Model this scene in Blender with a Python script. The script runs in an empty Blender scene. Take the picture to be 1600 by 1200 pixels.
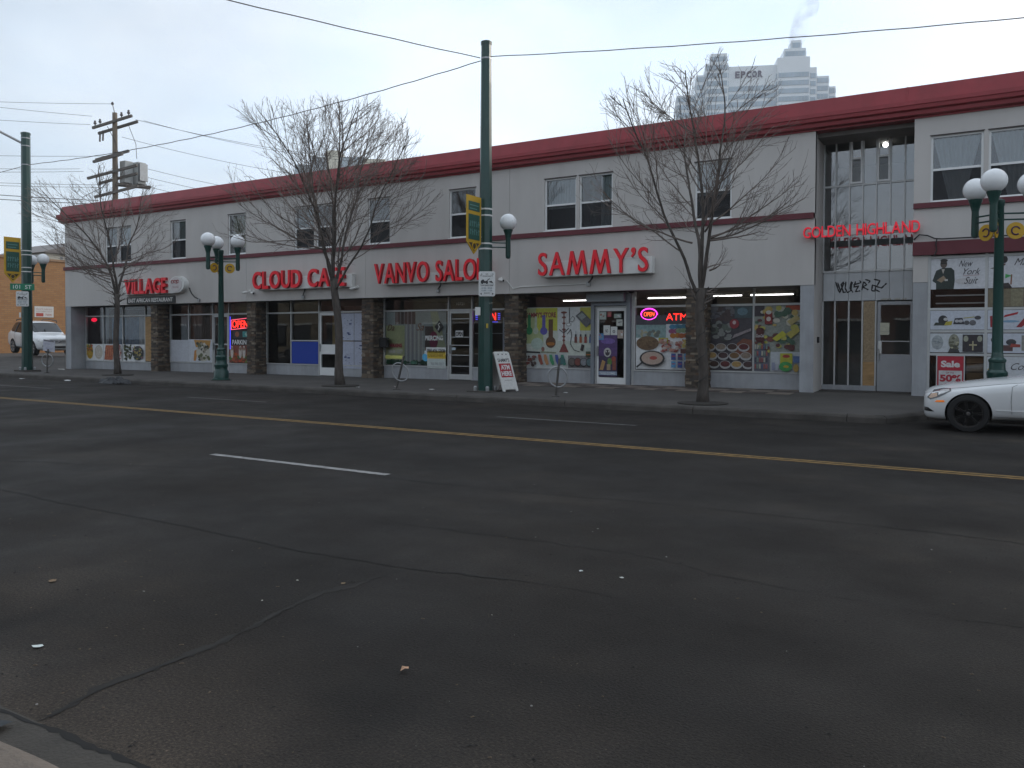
import bpy, bmesh, math, random
from mathutils import Vector, Matrix
from mathutils.bvhtree import BVHTree
from mathutils.geometry import tessellate_polygon
random.seed(7)
R = math.radians
SC = bpy.context.scene
COL = SC.collection

# ------------------------------------------------------------------ camera
cam = bpy.data.cameras.new('camera'); camo = bpy.data.objects.new('camera', cam); COL.objects.link(camo)
cam.sensor_width = 36.0; cam.lens = 27.91; cam.shift_y = -0.0304
cam.clip_start = 0.05; cam.clip_end = 6000
rv, uv, fv = (0.85985, 0.51053, 0.00382), (-0.0129, 0.01425, 0.99982), (-0.51038, 0.85974, -0.01884)
camo.matrix_world = Matrix(((rv[0], uv[0], -fv[0], 0), (rv[1], uv[1], -fv[1], 0), (rv[2], uv[2], -fv[2], 1.6), (0, 0, 0, 1)))
SC.camera = camo
SC.view_settings.view_transform = 'Standard'; SC.view_settings.look = 'None'
SC.view_settings.gamma = 1.0; SC.view_settings.exposure = 0.0; SC.view_settings.use_curve_mapping = False
SC.cycles.max_bounces = 6; SC.cycles.transparent_max_bounces = 24; SC.cycles.volume_bounces = 1
SC.cycles.caustics_reflective = False; SC.cycles.caustics_refractive = False

# ------------------------------------------------------------------ sky and sun (veiled winter sky, sun low behind the shops on the right)
SUN_EL, SUN_AZ = 24.0, 28.0          # azimuth measured from +Y towards +X
wd = bpy.data.worlds.new('World'); SC.world = wd; wd.use_nodes = True
nt = wd.node_tree; nt.nodes.clear()
N = nt.nodes.new; LK = nt.links.new
out = N('ShaderNodeOutputWorld'); bg = N('ShaderNodeBackground'); bg.inputs['Strength'].default_value = 0.1
sky = N('ShaderNodeTexSky'); sky.sky_type = 'NISHITA'; sky.sun_disc = False
sky.sun_elevation = R(SUN_EL); sky.sun_rotation = R(SUN_AZ); sky.air_density = 1.0; sky.dust_density = 2.5; sky.ozone_density = 1.0
tc = N('ShaderNodeTexCoord'); mp = N('ShaderNodeMapping'); mp.inputs['Scale'].default_value = (1, 1, 2.2); mp.inputs['Location'].default_value = (0.35, 0.2, 0.1)
nz = N('ShaderNodeTexNoise'); nz.inputs['Scale'].default_value = 1.7; nz.inputs['Detail'].default_value = 5; nz.inputs['Roughness'].default_value = 0.5
rp = N('ShaderNodeValToRGB'); rp.color_ramp.elements[0].position = 0.34; rp.color_ramp.elements[1].position = 0.66
rp.color_ramp.elements[0].color = (0.5, 0.5, 0.5, 1); rp.color_ramp.elements[1].color = (0.97, 0.97, 0.97, 1)
nz2 = N('ShaderNodeTexNoise'); nz2.inputs['Scale'].default_value = 2.6; nz2.inputs['Detail'].default_value = 6
rp2 = N('ShaderNodeValToRGB'); rp2.color_ramp.elements[0].position = 0.3; rp2.color_ramp.elements[1].position = 0.7
rp2.color_ramp.elements[0].color = (6.8, 8.4, 10.1, 1); rp2.color_ramp.elements[1].color = (9.3, 9.8, 10.4, 1)
mx = N('ShaderNodeMix'); mx.data_type = 'RGBA'
LK(tc.outputs['Generated'], mp.inputs['Vector']); LK(mp.outputs['Vector'], nz.inputs['Vector']); LK(mp.outputs['Vector'], nz2.inputs['Vector'])
LK(nz.outputs['Fac'], rp.inputs['Fac']); LK(nz2.outputs['Fac'], rp2.inputs['Fac'])
LK(rp.outputs['Color'], mx.inputs['Factor']); LK(sky.outputs['Color'], mx.inputs['A']); LK(rp2.outputs['Color'], mx.inputs['B'])
# the veil of cloud is brighter towards the sun
dt = N('ShaderNodeVectorMath'); dt.operation = 'DOT_PRODUCT'; dt.inputs[1].default_value = (math.sin(R(SUN_AZ)) * math.cos(R(SUN_EL)), math.cos(R(SUN_AZ)) * math.cos(R(SUN_EL)), math.sin(R(SUN_EL)))
mr = N('ShaderNodeMapRange'); mr.interpolation_type = 'SMOOTHSTEP'; mr.inputs['From Min'].default_value = -0.5; mr.inputs['From Max'].default_value = 1.0; mr.inputs['To Min'].default_value = 1.02; mr.inputs['To Max'].default_value = 1.40
sc_ = N('ShaderNodeVectorMath'); sc_.operation = 'SCALE'
LK(tc.outputs['Generated'], dt.inputs[0]); LK(dt.outputs['Value'], mr.inputs['Value']); LK(mx.outputs['Result'], sc_.inputs[0]); LK(mr.outputs['Result'], sc_.inputs['Scale'])
LK(sc_.outputs['Vector'], bg.inputs['Color']); LK(bg.outputs['Background'], out.inputs['Surface'])
sl = bpy.data.lights.new('sun', 'SUN'); sl.energy = 0.6; sl.angle = R(14); sl.color = (1, 0.95, 0.88)
so = bpy.data.objects.new('sun', sl); COL.objects.link(so)
sdir = Vector((math.sin(R(SUN_AZ)) * math.cos(R(SUN_EL)), math.cos(R(SUN_AZ)) * math.cos(R(SUN_EL)), math.sin(R(SUN_EL))))
so.rotation_euler = (-sdir).to_track_quat('-Z', 'Y').to_euler()
so.location = (0, 0, 60)

# ------------------------------------------------------------------ materials
MATS = {}
def mat(name, col, rough=0.7, var=0.0, scale=3.0, bump=0.0, bscale=40.0, metal=0.0, spec=0.5, emit=0.0, coat=0.0, col2=None, detail=5, stretch=None, ecol=None):
    if name in MATS: return MATS[name]
    m = bpy.data.materials.new(name); m.use_nodes = True; MATS[name] = m
    t = m.node_tree; b = t.nodes['Principled BSDF']
    b.inputs['Roughness'].default_value = rough; b.inputs['Metallic'].default_value = metal
    b.inputs['Specular IOR Level'].default_value = spec; b.inputs['Coat Weight'].default_value = coat
    b.inputs['Base Color'].default_value = (*col, 1)
    if emit:
        b.inputs['Emission Color'].default_value = (*(ecol or col), 1); b.inputs['Emission Strength'].default_value = emit
    if var or bump:
        tcn = t.nodes.new('ShaderNodeTexCoord'); mpn = t.nodes.new('ShaderNodeMapping')
        t.links.new(tcn.outputs['Object'], mpn.inputs['Vector'])
        if stretch: mpn.inputs['Scale'].default_value = stretch
    if var:
        n1 = t.nodes.new('ShaderNodeTexNoise'); n1.inputs['Scale'].default_value = scale; n1.inputs['Detail'].default_value = detail; n1.inputs['Roughness'].default_value = 0.62
        t.links.new(mpn.outputs['Vector'], n1.inputs['Vector'])
        r1 = t.nodes.new('ShaderNodeValToRGB'); r1.color_ramp.elements[0].position = 0.28; r1.color_ramp.elements[1].position = 0.72
        c2 = col2 or tuple(min(1, c * (1 + var)) for c in col)
        r1.color_ramp.elements[0].color = (*[c * (1 - var) for c in col], 1); r1.color_ramp.elements[1].color = (*c2, 1)
        t.links.new(n1.outputs['Fac'], r1.inputs['Fac']); t.links.new(r1.outputs['Color'], b.inputs['Base Color'])
    if bump:
        n2 = t.nodes.new('ShaderNodeTexNoise'); n2.inputs['Scale'].default_value = bscale; n2.inputs['Detail'].default_value = 4
        t.links.new(mpn.outputs['Vector'], n2.inputs['Vector'])
        bp = t.nodes.new('ShaderNodeBump'); bp.inputs['Strength'].default_value = bump; bp.inputs['Distance'].default_value = 0.02
        t.links.new(n2.outputs['Fac'], bp.inputs['Height']); t.links.new(bp.outputs['Normal'], b.inputs['Normal'])
    return m
def flat(col, rough=0.5):
    k = 'print_%02x%02x%02x' % tuple(int(max(0, min(1, c)) * 255) for c in col)
    return mat(k, col, rough, .14 if max(col) > .35 else .28, 16, detail=6)
def srgb(r, g, b):
    f = lambda v: (v / 255 / 12.92) if v <= 10 else ((v / 255 + 0.055) / 1.055) ** 2.4
    return (f(r), f(g), f(b))
def glow(name, col, s):
    if name in MATS: return MATS[name]
    m = bpy.data.materials.new(name); m.use_nodes = True; MATS[name] = m
    t = m.node_tree; b = t.nodes['Principled BSDF']; b.inputs['Base Color'].default_value = (*[c * .5 for c in col], 1)
    b.inputs['Emission Color'].default_value = (*col, 1); b.inputs['Emission Strength'].default_value = s
    return m
def glass(name, tint=(0.92, 0.94, 0.94), ior=1.7, rough=0.01):
    if name in MATS: return MATS[name]
    m = bpy.data.materials.new(name); m.use_nodes = True; MATS[name] = m
    t = m.node_tree; t.nodes.clear()
    o = t.nodes.new('ShaderNodeOutputMaterial'); mixn = t.nodes.new('ShaderNodeMixShader')
    tr = t.nodes.new('ShaderNodeBsdfTransparent'); tr.inputs['Color'].default_value = (*tint, 1)
    gl = t.nodes.new('ShaderNodeBsdfGlossy'); gl.inputs['Roughness'].default_value = rough; gl.inputs['Color'].default_value = (.95, .97, 1, 1)
    fr = t.nodes.new('ShaderNodeFresnel'); fr.inputs['IOR'].default_value = ior
    tcn = t.nodes.new('ShaderNodeTexCoord'); nn = t.nodes.new('ShaderNodeTexNoise'); nn.inputs['Scale'].default_value = 0.9; nn.inputs['Detail'].default_value = 1
    bp = t.nodes.new('ShaderNodeBump'); bp.inputs['Strength'].default_value = 0.06; bp.inputs['Distance'].default_value = 0.03
    t.links.new(tcn.outputs['Object'], nn.inputs['Vector']); t.links.new(nn.outputs['Fac'], bp.inputs['Height'])
    t.links.new(bp.outputs['Normal'], gl.inputs['Normal'])
    t.links.new(fr.outputs['Fac'], mixn.inputs['Fac']); t.links.new(tr.outputs['BSDF'], mixn.inputs[1]); t.links.new(gl.outputs['BSDF'], mixn.inputs[2])
    t.links.new(mixn.outputs['Shader'], o.inputs['Surface'])
    return m

# ------------------------------------------------------------------ mesh helpers
class MB:
    def __init__(s): s.v = []; s.f = []; s.m = []
    def quad(s, a, b, c, d, m=0):
        n = len(s.v); s.v += [a, b, c, d]; s.f.append((n, n + 1, n + 2, n + 3)); s.m.append(m)
    def box(s, x0, x1, y0, y1, z0, z1, m=0):
        n = len(s.v)
        s.v += [(x0, y0, z0), (x1, y0, z0), (x1, y1, z0), (x0, y1, z0), (x0, y0, z1), (x1, y0, z1), (x1, y1, z1), (x0, y1, z1)]
        for f in ((0, 3, 2, 1), (4, 5, 6, 7), (0, 1, 5, 4), (1, 2, 6, 5), (2, 3, 7, 6), (3, 0, 4, 7)):
            s.f.append(tuple(n + i for i in f)); s.m.append(m)
        return s
    def obox(s, c, ax, L, W, H, m=0, up=(0, 0, 1)):       # box centred at c, length L along ax
        a = Vector(ax).normalized(); u = Vector(up); b = u.cross(a).normalized(); u = a.cross(b); c = Vector(c); n = len(s.v)
        for sz in (-1, 1):
            for sx, sy in ((-1, -1), (1, -1), (1, 1), (-1, 1)):
                s.v.append(tuple(c + a * (sx * L / 2) + b * (sy * W / 2) + u * (sz * H / 2)))
        for f in ((0, 3, 2, 1), (4, 5, 6, 7), (0, 1, 5, 4), (1, 2, 6, 5), (2, 3, 7, 6), (3, 0, 4, 7)):
            s.f.append(tuple(n + i for i in f)); s.m.append(m)
        return s
    def tube(s, pts, rad, sides=6, m=0, cap=True):
        pts = [Vector(p) for p in pts]; k = len(pts)
        if not hasattr(rad, '__len__'): rad = [rad] * k
        n = len(s.v); prev = None
        for i, p in enumerate(pts):
            d = (pts[min(i + 1, k - 1)] - pts[max(i - 1, 0)])
            d = d.normalized() if d.length > 1e-9 else Vector((0, 0, 1))
            if prev is None:
                a = d.orthogonal().normalized()
            else:
                a = prev - d * prev.dot(d)
                a = a.normalized() if a.length > 1e-6 else d.orthogonal().normalized()
            prev = a; b = d.cross(a)
            for j in range(sides):
                t = 2 * math.pi * j / sides
                s.v.append(tuple(p + (a * math.cos(t) + b * math.sin(t)) * rad[i]))
        for i in range(k - 1):
            for j in range(sides):
                j2 = (j + 1) % sides
                s.f.append((n + i * sides + j, n + i * sides + j2, n + (i + 1) * sides + j2, n + (i + 1) * sides + j)); s.m.append(m)
        if cap:
            s.f.append(tuple(n + j for j in reversed(range(sides)))); s.m.append(m)
            s.f.append(tuple(n + (k - 1) * sides + j for j in range(sides))); s.m.append(m)
        return s
    def lathe(s, c, prof, sides=16, m=0, ang=0.0):        # prof: (radius, z) from the bottom up, about a vertical axis at c
        n = len(s.v); k = len(prof)
        for r_, z in prof:
            for j in range(sides):
                t = ang + 2 * math.pi * j / sides
                s.v.append((c[0] + r_ * math.cos(t), c[1] + r_ * math.sin(t), c[2] + z))
        for i in range(k - 1):
            for j in range(sides):
                j2 = (j + 1) % sides
                s.f.append((n + i * sides + j, n + i * sides + j2, n + (i + 1) * sides + j2, n + (i + 1) * sides + j)); s.m.append(m)
        s.f.append(tuple(n + j for j in reversed(range(sides)))); s.m.append(m)
        s.f.append(tuple(n + (k - 1) * sides + j for j in range(sides))); s.m.append(m)
        return s
    def sphere(s, c, r_, seg=20, ring=12, m=0, sz=1.0):
        return s.lathe(c, [(max(1e-3, r_ * math.sin(math.pi * i / ring)), -r_ * sz * math.cos(math.pi * i / ring)) for i in range(ring + 1)], seg, m)
    def prism(s, poly, axis, a0, a1, m=0):                # extrude a 2D polygon: axis 'x' (y,z) / 'y' (x,z) / 'z' (x,y)
        n = len(s.v); k = len(poly)
        mk = {'x': lambda p, a: (a, p[0], p[1]), 'y': lambda p, a: (p[0], a, p[1]), 'z': lambda p, a: (p[0], p[1], a)}[axis]
        s.v += [mk(p, a0) for p in poly] + [mk(p, a1) for p in poly]
        s.f.append(tuple(n + i for i in range(k))); s.m.append(m)
        s.f.append(tuple(n + k + i for i in reversed(range(k)))); s.m.append(m)
        for i in range(k):
            j = (i + 1) % k
            s.f.append((n + i, n + k + i, n + k + j, n + j)); s.m.append(m)
        return s
    def add(s, other, fn=None, m=None):
        n = len(s.v); s.v += [fn(p) for p in other.v] if fn else list(other.v)
        s.f += [tuple(n + i for i in f) for f in other.f]; s.m += other.m if m is None else [m] * len(other.f)
        return s
    def build(s, name, mats, parent=None, smooth=False, local=False, recalc=True, bevel=0.0, sharp=None):
        me = bpy.data.meshes.new(name)
        off = Vector((0, 0, 0))
        if parent is not None and not local:
            q = parent
            while q is not None: off += q.location; q = q.parent
        me.from_pydata([tuple(Vector(p) - off) for p in s.v] if off.length else s.v, [], s.f)
        if not isinstance(mats, (list, tuple)): mats = [mats]
        for mm in mats: me.materials.append(mm)
        me.polygons.foreach_set('material_index', s.m)
        if recalc:
            bm = bmesh.new(); bm.from_mesh(me); bmesh.ops.recalc_face_normals(bm, faces=bm.faces); bm.to_mesh(me); bm.free()
        if smooth:
            me.polygons.foreach_set('use_smooth', [True] * len(me.polygons))
            if sharp is not None: me.set_sharp_from_angle(angle=R(sharp))
        me.update()
        o = bpy.data.objects.new(name, me); COL.objects.link(o)
        if parent is not None: o.parent = parent
        if bevel:
            bv = o.modifiers.new('bevel', 'BEVEL'); bv.width = bevel; bv.segments = 2; bv.limit_method = 'ANGLE'
        return o
def box(name, x0, x1, y0, y1, z0, z1, m, parent=None, bevel=0.0):
    return MB().box(x0, x1, y0, y1, z0, z1).build(name, m, parent, bevel=bevel)
def tag(o, label, cat, group=None):
    o['label'] = label; o['category'] = cat
    if group: o['group'] = group
    return o
def empty(name, loc, label=None, cat=None, group=None, rz=0.0, parent=None):
    o = bpy.data.objects.new(name, None); COL.objects.link(o); o.location = loc; o.rotation_euler = (0, 0, rz); o.empty_display_size = 0.2
    if parent is not None: o.parent = parent
    if label: tag(o, label, cat, group)
    return o
def struct(o): o['kind'] = 'structure'; return o
def stuff(o): o['kind'] = 'stuff'; return o
def copy_tree(o, parent=None):
    c_ = o.copy(); COL.objects.link(c_)
    c_.parent = parent
    for ch in list(o.children): copy_tree(ch, c_)
    return c_
# --- lettering: the built-in font as a mesh, fitted to a width and height
TXT = {}
GLYPH = {'M': [(0, 0), (.125, 0), (.235, .47), (.395, 0), (.505, 0), (.665, .47), (.775, 0), (.90, 0), (.735, .72), (.625, .72), (.45, .22), (.275, .72), (.165, .72)],
         "'": [(.04, 0), (0, .03), (.07, .12), (.02, .15), (.0, .20), (.02, .25), (.07, .28), (.13, .28), (.17, .24), (.18, .18), (.14, .08)]}   # splayed M and comma-shaped apostrophe of the store sign
def text_geo(s_, bold=0.0, ext=0.0, shear=0.0, space=1.0):
    k = (s_, bold, ext, shear, space)
    if s_ in GLYPH and ext and k not in TXT:
        g_ = MB().prism(GLYPH[s_], 'z', -ext, ext); TXT[k] = (g_.v, g_.f)
    if k not in TXT:
        cu = bpy.data.curves.new('lettering', 'FONT'); cu.body = s_; cu.offset = bold; cu.extrude = ext; cu.shear = shear; cu.space_character = space
        cu.resolution_u = 4
        ob = bpy.data.objects.new('lettering', cu); me = ob.to_mesh()
        v = [tuple(p.co) for p in me.vertices]; f = [tuple(p.vertices) for p in me.polygons]
        ob.to_mesh_clear(); bpy.data.objects.remove(ob); bpy.data.curves.remove(cu)
        TXT[k] = (v, f)
    return TXT[k]
def text_mb(s_, w, h, bold=0.0, ext=0.0, shear=0.0, depth=0.0, mi=0, space=1.0):
    """lettering in local x (right), y (up), z (towards the reader), lower left corner at the origin"""
    v, f = text_geo(s_, bold, ext, shear, space)
    xs = [p[0] for p in v]; ys = [p[1] for p in v]
    x0, y0 = min(xs), min(ys); sx = w / max(1e-6, max(xs) - x0); sy = h / max(1e-6, max(ys) - y0)
    if h is None: sy = sx
    sz = depth / (2 * ext) if ext else 1
    mb = MB(); mb.v = [((p[0] - x0) * sx, (p[1] - y0) * sy, (p[2] + ext) * sz) for p in v]; mb.f = list(f); mb.m = [mi] * len(f)
    return mb
def on_wall(X, Y, Z): return lambda p: (X + p[0], Y - p[2], Z + p[1])
def wall_text(name, s_, X, Z, w, h, Y, m, parent, bold=0.0, depth=0.0, shear=0.0):
    return MB().add(text_mb(s_, w, h, bold, 0.05 if depth else 0, shear, depth), on_wall(X, Y, Z)).build(name, m, parent, recalc=False)
# --- flat prints: a sheet with shapes, in 0..1 units, each shape a hair above the one below
class Print:
    def __init__(s, w, h, col): s.w, s.h = w, h; s.polys = []; s.k = 0; s.rect(0, 0, 1, 1, col)
    def poly(s, pts, col): s.polys.append((pts, col, s.k)); s.k += 1; return s
    def rect(s, x0, y0, x1, y1, col): return s.poly([(x0, y0), (x1, y0), (x1, y1), (x0, y1)], col)
    def ell(s, x, y, rx, ry, col, n=18, a0=0): return s.poly([(x + rx * math.cos(2 * math.pi * i / n + a0), y + ry * math.sin(2 * math.pi * i / n + a0)) for i in range(n)], col)
    def line(s, pts, wd, col):
        wx, wy = wd / s.w, wd / s.h
        for (xa, ya), (xb, yb) in zip(pts, pts[1:]):
            dx, dy = (xb - xa) * s.w, (yb - ya) * s.h; l = math.hypot(dx, dy) or 1
            nx, ny = -dy / l * wx / 2, dx / l * wy / 2
            s.poly([(xa + nx, ya + ny), (xa - nx, ya - ny), (xb - nx, yb - ny), (xb + nx, yb + ny)], col)
        return s
    def text(s, t, x, y, w, h, col, bold=0.0, shear=0.0): s.polys.append(((t, x, y, w, h, bold, shear), col, s.k)); s.k += 1; return s
    def mb(s, step=0.0006):
        mb = MB(); cols = []
        for pts, col, k in s.polys:
            if col not in cols: cols.append(col)
            mi = cols.index(col)
            if isinstance(pts[0], str):
                t, x, y, w, h, bo, sh = pts
                tm = text_mb(t, w * s.w, h * s.h, bo, 0, sh, mi=mi)
                mb.add(tm, lambda p: (x * s.w + p[0], y * s.h + p[1], k * step))
                continue
            n = len(mb.v); mb.v += [(max(0, min(1, p[0])) * s.w, max(0, min(1, p[1])) * s.h, k * step) for p in pts]
            tri = tessellate_polygon([[Vector((p[0], p[1], 0)) for p in pts]])
            for t3 in tri: mb.f.append(tuple(n + i for i in t3)); mb.m.append(mi)
        # small backing so the sheet has thickness
        mats = [flat(c) for c in cols]
        n = len(mb.v); mb.box(0, s.w, 0, s.h, -0.003, -0.001, 0)
        return mb, mats
    def place(s, name, X, Y, Z, parent=None, fn=None, step=0.0006):
        mb, mats = s.mb(step); q = MB().add(mb, fn or on_wall(X, Y, Z)); q.m = mb.m
        return q.build(name, mats, parent, recalc=False)

# ================================================================== materials used throughout
D = 21.9                       # front plane of the shops (Y)
G = 22.65                      # glass line of the shopfronts
M_STUCCO = mat('grey_stucco', (0.545, 0.52, 0.50), 0.9, 0.07, 0.6, 0.25, 90, detail=8, stretch=(1, 1, 0.45))
def weather(m, amt=0.10):        # rain streaks and grime of the wall itself
    t = m.node_tree; b = t.nodes['Principled BSDF']; src = b.inputs['Base Color'].links[0].from_socket
    tcn = t.nodes.new('ShaderNodeTexCoord'); mpn = t.nodes.new('ShaderNodeMapping'); mpn.inputs['Scale'].default_value = (2.2, 2.2, .22); n1 = t.nodes.new('ShaderNodeTexNoise'); n1.inputs['Scale'].default_value = 1.0; n1.inputs['Detail'].default_value = 7; n1.inputs['Roughness'].default_value = .65
    r_ = t.nodes.new('ShaderNodeValToRGB'); r_.color_ramp.elements[0].position = .36; r_.color_ramp.elements[1].position = .56; r_.color_ramp.elements[0].color = (1 - amt * 1.6, 1 - amt * 1.75, 1 - amt * 1.9, 1); r_.color_ramp.elements[1].color = (1, 1, 1, 1)
    mxn = t.nodes.new('ShaderNodeMix'); mxn.data_type = 'RGBA'; mxn.blend_type = 'MULTIPLY'; mxn.inputs['Factor'].default_value = 1
    t.links.new(tcn.outputs['Object'], mpn.inputs['Vector']); t.links.new(mpn.outputs['Vector'], n1.inputs['Vector']); t.links.new(n1.outputs['Fac'], r_.inputs['Fac']); t.links.new(src, mxn.inputs['A']); t.links.new(r_.outputs['Color'], mxn.inputs['B']); t.links.new(mxn.outputs['Result'], b.inputs['Base Color'])
weather(M_STUCCO, .028)
M_MAROON = mat('maroon_metal', (0.27, 0.024, 0.033), 0.5, 0.16, 1.2, 0.06, 5); weather(M_MAROON, .06)
M_BELT = mat('maroon_trim', (0.13, 0.025, 0.035), 0.65, 0.12, 2.0)
M_ALU = mat('aluminium_frame', (0.50, 0.51, 0.51), 0.45, 0.06, 5, metal=0.25)
M_VINYL = mat('white_vinyl_frame', (0.78, 0.79, 0.79), 0.45, 0.03, 4)
M_TILE = mat('pale_grey_tile', (0.36, 0.375, 0.40), 0.6, 0.16, 1.5, 0.08, 30, detail=7); weather(M_TILE, .10)
M_DARK = mat('dark_interior', (0.035, 0.03, 0.028), 0.9)
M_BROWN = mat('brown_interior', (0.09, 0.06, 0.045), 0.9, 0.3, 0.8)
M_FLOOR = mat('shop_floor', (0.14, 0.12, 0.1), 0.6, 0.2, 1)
M_GLASS = glass('window_glass')
M_GLASS_E = glass('stair_glass', (0.70, 0.78, 0.84), 2.6)
M_GLASS_U = glass('upper_window_glass', (0.85, 0.9, 0.92), 2.2)
M_SCREEN = mat('insect_screen', (0.05, 0.05, 0.055), 0.8)
M_CURT = mat('pale_curtain', (0.78, 0.82, 0.85), 0.9, 0.1, 6, stretch=(9, 1, 0.5))
M_GREEN = mat('dark_green_paint', (0.007, 0.048, 0.040), 0.38, 0.18, 2.5, 0.02, 20, coat=0.2)
M_GLOBE = mat('opal_globe', (0.82, 0.83, 0.84), 0.25, 0.03, 3)
M_STEEL = mat('galvanised_steel', (0.35, 0.36, 0.37), 0.4, 0.15, 8, metal=0.6)
M_BLACK = mat('black_rubber', (0.015, 0.015, 0.016), 0.7)
M_WHITE = mat('white_panel', (0.72, 0.72, 0.70), 0.5, 0.05, 3)
M_WOOD = mat('weathered_pole_wood', (0.22, 0.18, 0.14), 0.9, 0.3, 3, 0.3, 20, stretch=(3, 3, .3))
M_PLY = mat('plywood', (0.42, 0.26, 0.12), 0.8, 0.25, 2.5, stretch=(1, 1, 5))
M_CABLE = mat('black_cable', (0.02, 0.02, 0.02), 0.6)
M_WIRE = mat('overhead_wire', (0.06, 0.055, 0.055), 0.6)
M_REDL = mat('red_sign_face', (0.60, 0.008, 0.020), 0.4, emit=0.10, ecol=(0.9, 0.010, 0.03))
M_REDS = mat('red_letter_return', (0.40, 0.012, 0.02), 0.5)

# ================================================================== the ground
def road_material():
    m = bpy.data.materials.new('asphalt'); m.use_nodes = True; t = m.node_tree; b = t.nodes['Principled BSDF']
    b.inputs['Specular IOR Level'].default_value = 0.18
    tcn = t.nodes.new('ShaderNodeTexCoord')
    def noise(scale, detail, rough=0.6, st=None):
        mpn = t.nodes.new('ShaderNodeMapping'); mpn.inputs['Scale'].default_value = st or (1, 1, 1)
        t.links.new(tcn.outputs['Object'], mpn.inputs['Vector'])
        n = t.nodes.new('ShaderNodeTexNoise'); n.inputs['Scale'].default_value = scale; n.inputs['Detail'].default_value = detail; n.inputs['Roughness'].default_value = rough
        t.links.new(mpn.outputs['Vector'], n.inputs['Vector']); return n
    def ramp(src, stops):
        r_ = t.nodes.new('ShaderNodeValToRGB'); e = r_.color_ramp.elements
        e[0].position, e[0].color = stops[0][0], (*stops[0][1], 1); e[1].position, e[1].color = stops[-1][0], (*stops[-1][1], 1)
        for p_, c_ in stops[1:-1]:
            q = e.new(p_); q.color = (*c_, 1)
        t.links.new(src, r_.inputs['Fac']); return r_
    def mixc(a, b_, mode, fac):
        n = t.nodes.new('ShaderNodeMix'); n.data_type = 'RGBA'; n.blend_type = mode; n.inputs['Factor'].default_value = fac
        t.links.new(a, n.inputs['A']); t.links.new(b_, n.inputs['B']); return n.outputs['Result']
    big = ramp(noise(0.42, 6, 0.55, (1, 1.25, 1)).outputs['Fac'], [(0.30, (0.0145, 0.0125, 0.0106)), (0.48, (0.0195, 0.0170, 0.0147)), (0.60, (0.0245, 0.0211, 0.0178)), (0.74, (0.040, 0.0335, 0.0272))])
    lanes = ramp(noise(0.5, 3, 0.5, (0.06, 1.3, 1)).outputs['Fac'], [(0.3, (0.90, 0.90, 0.92)), (0.7, (1.08, 1.08, 1.08))])
    fine = ramp(noise(70, 4, 0.8).outputs['Fac'], [(0.32, (0.35, 0.35, 0.35)), (0.52, (1, 1, 1)), (0.70, (2.1, 2.0, 1.9))])
    blot = ramp(noise(0.95, 5, 0.5, (1, 1.1, 1)).outputs['Fac'], [(0.34, (0.76, 0.75, 0.74)), (0.47, (0.97, 0.97, 0.97)), (0.58, (1.0, 1.0, 1.0)), (0.72, (1.32, 1.27, 1.20))])
    vor = t.nodes.new('ShaderNodeTexVoronoi'); vor.inputs['Scale'].default_value = 16; t.links.new(tcn.outputs['Object'], vor.inputs['Vector'])
    specks = ramp(vor.outputs['Distance'], [(0.0, (2.6, 2.5, 2.3)), (0.055, (2.2, 2.1, 2.0)), (0.085, (1, 1, 1)), (1.0, (1, 1, 1))])
    c1 = mixc(big.outputs['Color'], lanes.outputs['Color'], 'MULTIPLY', 1); c2 = mixc(c1, fine.outputs['Color'], 'MULTIPLY', 1.0); c2b = mixc(c2, blot.outputs['Color'], 'MULTIPLY', 1.0); c3 = mixc(c2b, specks.outputs['Color'], 'MULTIPLY', 0.8)
    # road dust gathered along the near gutter
    spn = t.nodes.new('ShaderNodeSeparateXYZ'); t.links.new(tcn.outputs['Object'], spn.inputs[0]); dm = t.nodes.new('ShaderNodeMapRange'); dm.inputs['From Min'].default_value = 3.3; dm.inputs['From Max'].default_value = 1.8; t.links.new(spn.outputs['Y'], dm.inputs['Value'])
    dn = ramp(noise(0.8, 5, 0.6, (1, 1, 1)).outputs['Fac'], [(0.40, (0, 0, 0)), (0.60, (1, 1, 1))]); mu_ = t.nodes.new('ShaderNodeMath'); mu_.operation = 'MULTIPLY'; t.links.new(dm.outputs[0], mu_.inputs[0]); t.links.new(dn.outputs['Color'], mu_.inputs[1])
    dmx = t.nodes.new('ShaderNodeMix'); dmx.data_type = 'RGBA'; dmx.blend_type = 'MULTIPLY'; dmx.inputs['B'].default_value = (2.7, 2.5, 2.3, 1); t.links.new(mu_.outputs[0], dmx.inputs['Factor']); t.links.new(c3, dmx.inputs['A'])
    t.links.new(dmx.outputs['Result'], b.inputs['Base Color'])
    rr = ramp(noise(0.6, 4).outputs['Fac'], [(0.35, (0.66, 0.66, 0.66)), (0.65, (0.88, 0.88, 0.88))]); t.links.new(rr.outputs['Color'], b.inputs['Roughness'])
    bp = t.nodes.new('ShaderNodeBump'); bp.inputs['Strength'].default_value = 0.9; bp.inputs['Distance'].default_value = 0.012
    t.links.new(noise(75, 3, 0.7).outputs['Fac'], bp.inputs['Height']); t.links.new(bp.outputs['Normal'], b.inputs['Normal'])
    return m
M_ROAD = road_material()
M_WALK = mat('grey_sidewalk', (0.062, 0.0565, 0.052), 0.9, 0.30, 0.7, 0.35, 70, detail=9)
M_KERB = mat('worn_kerb_concrete', (0.066, 0.059, 0.053), 0.9, 0.38, 2.2, 0.4, 45, detail=8)
M_NKERB = mat('near_kerb_concrete', (0.155, 0.125, 0.10), 0.9, 0.38, 3.5, 0.5, 60, detail=8)
M_GUTTER = mat('gutter_concrete', (0.047, 0.041, 0.034), 0.9, 0.3, 3, 0.4, 60, detail=8)
M_CRACK = mat('open_crack', (0.0085, 0.0078, 0.007), 0.95)
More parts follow.
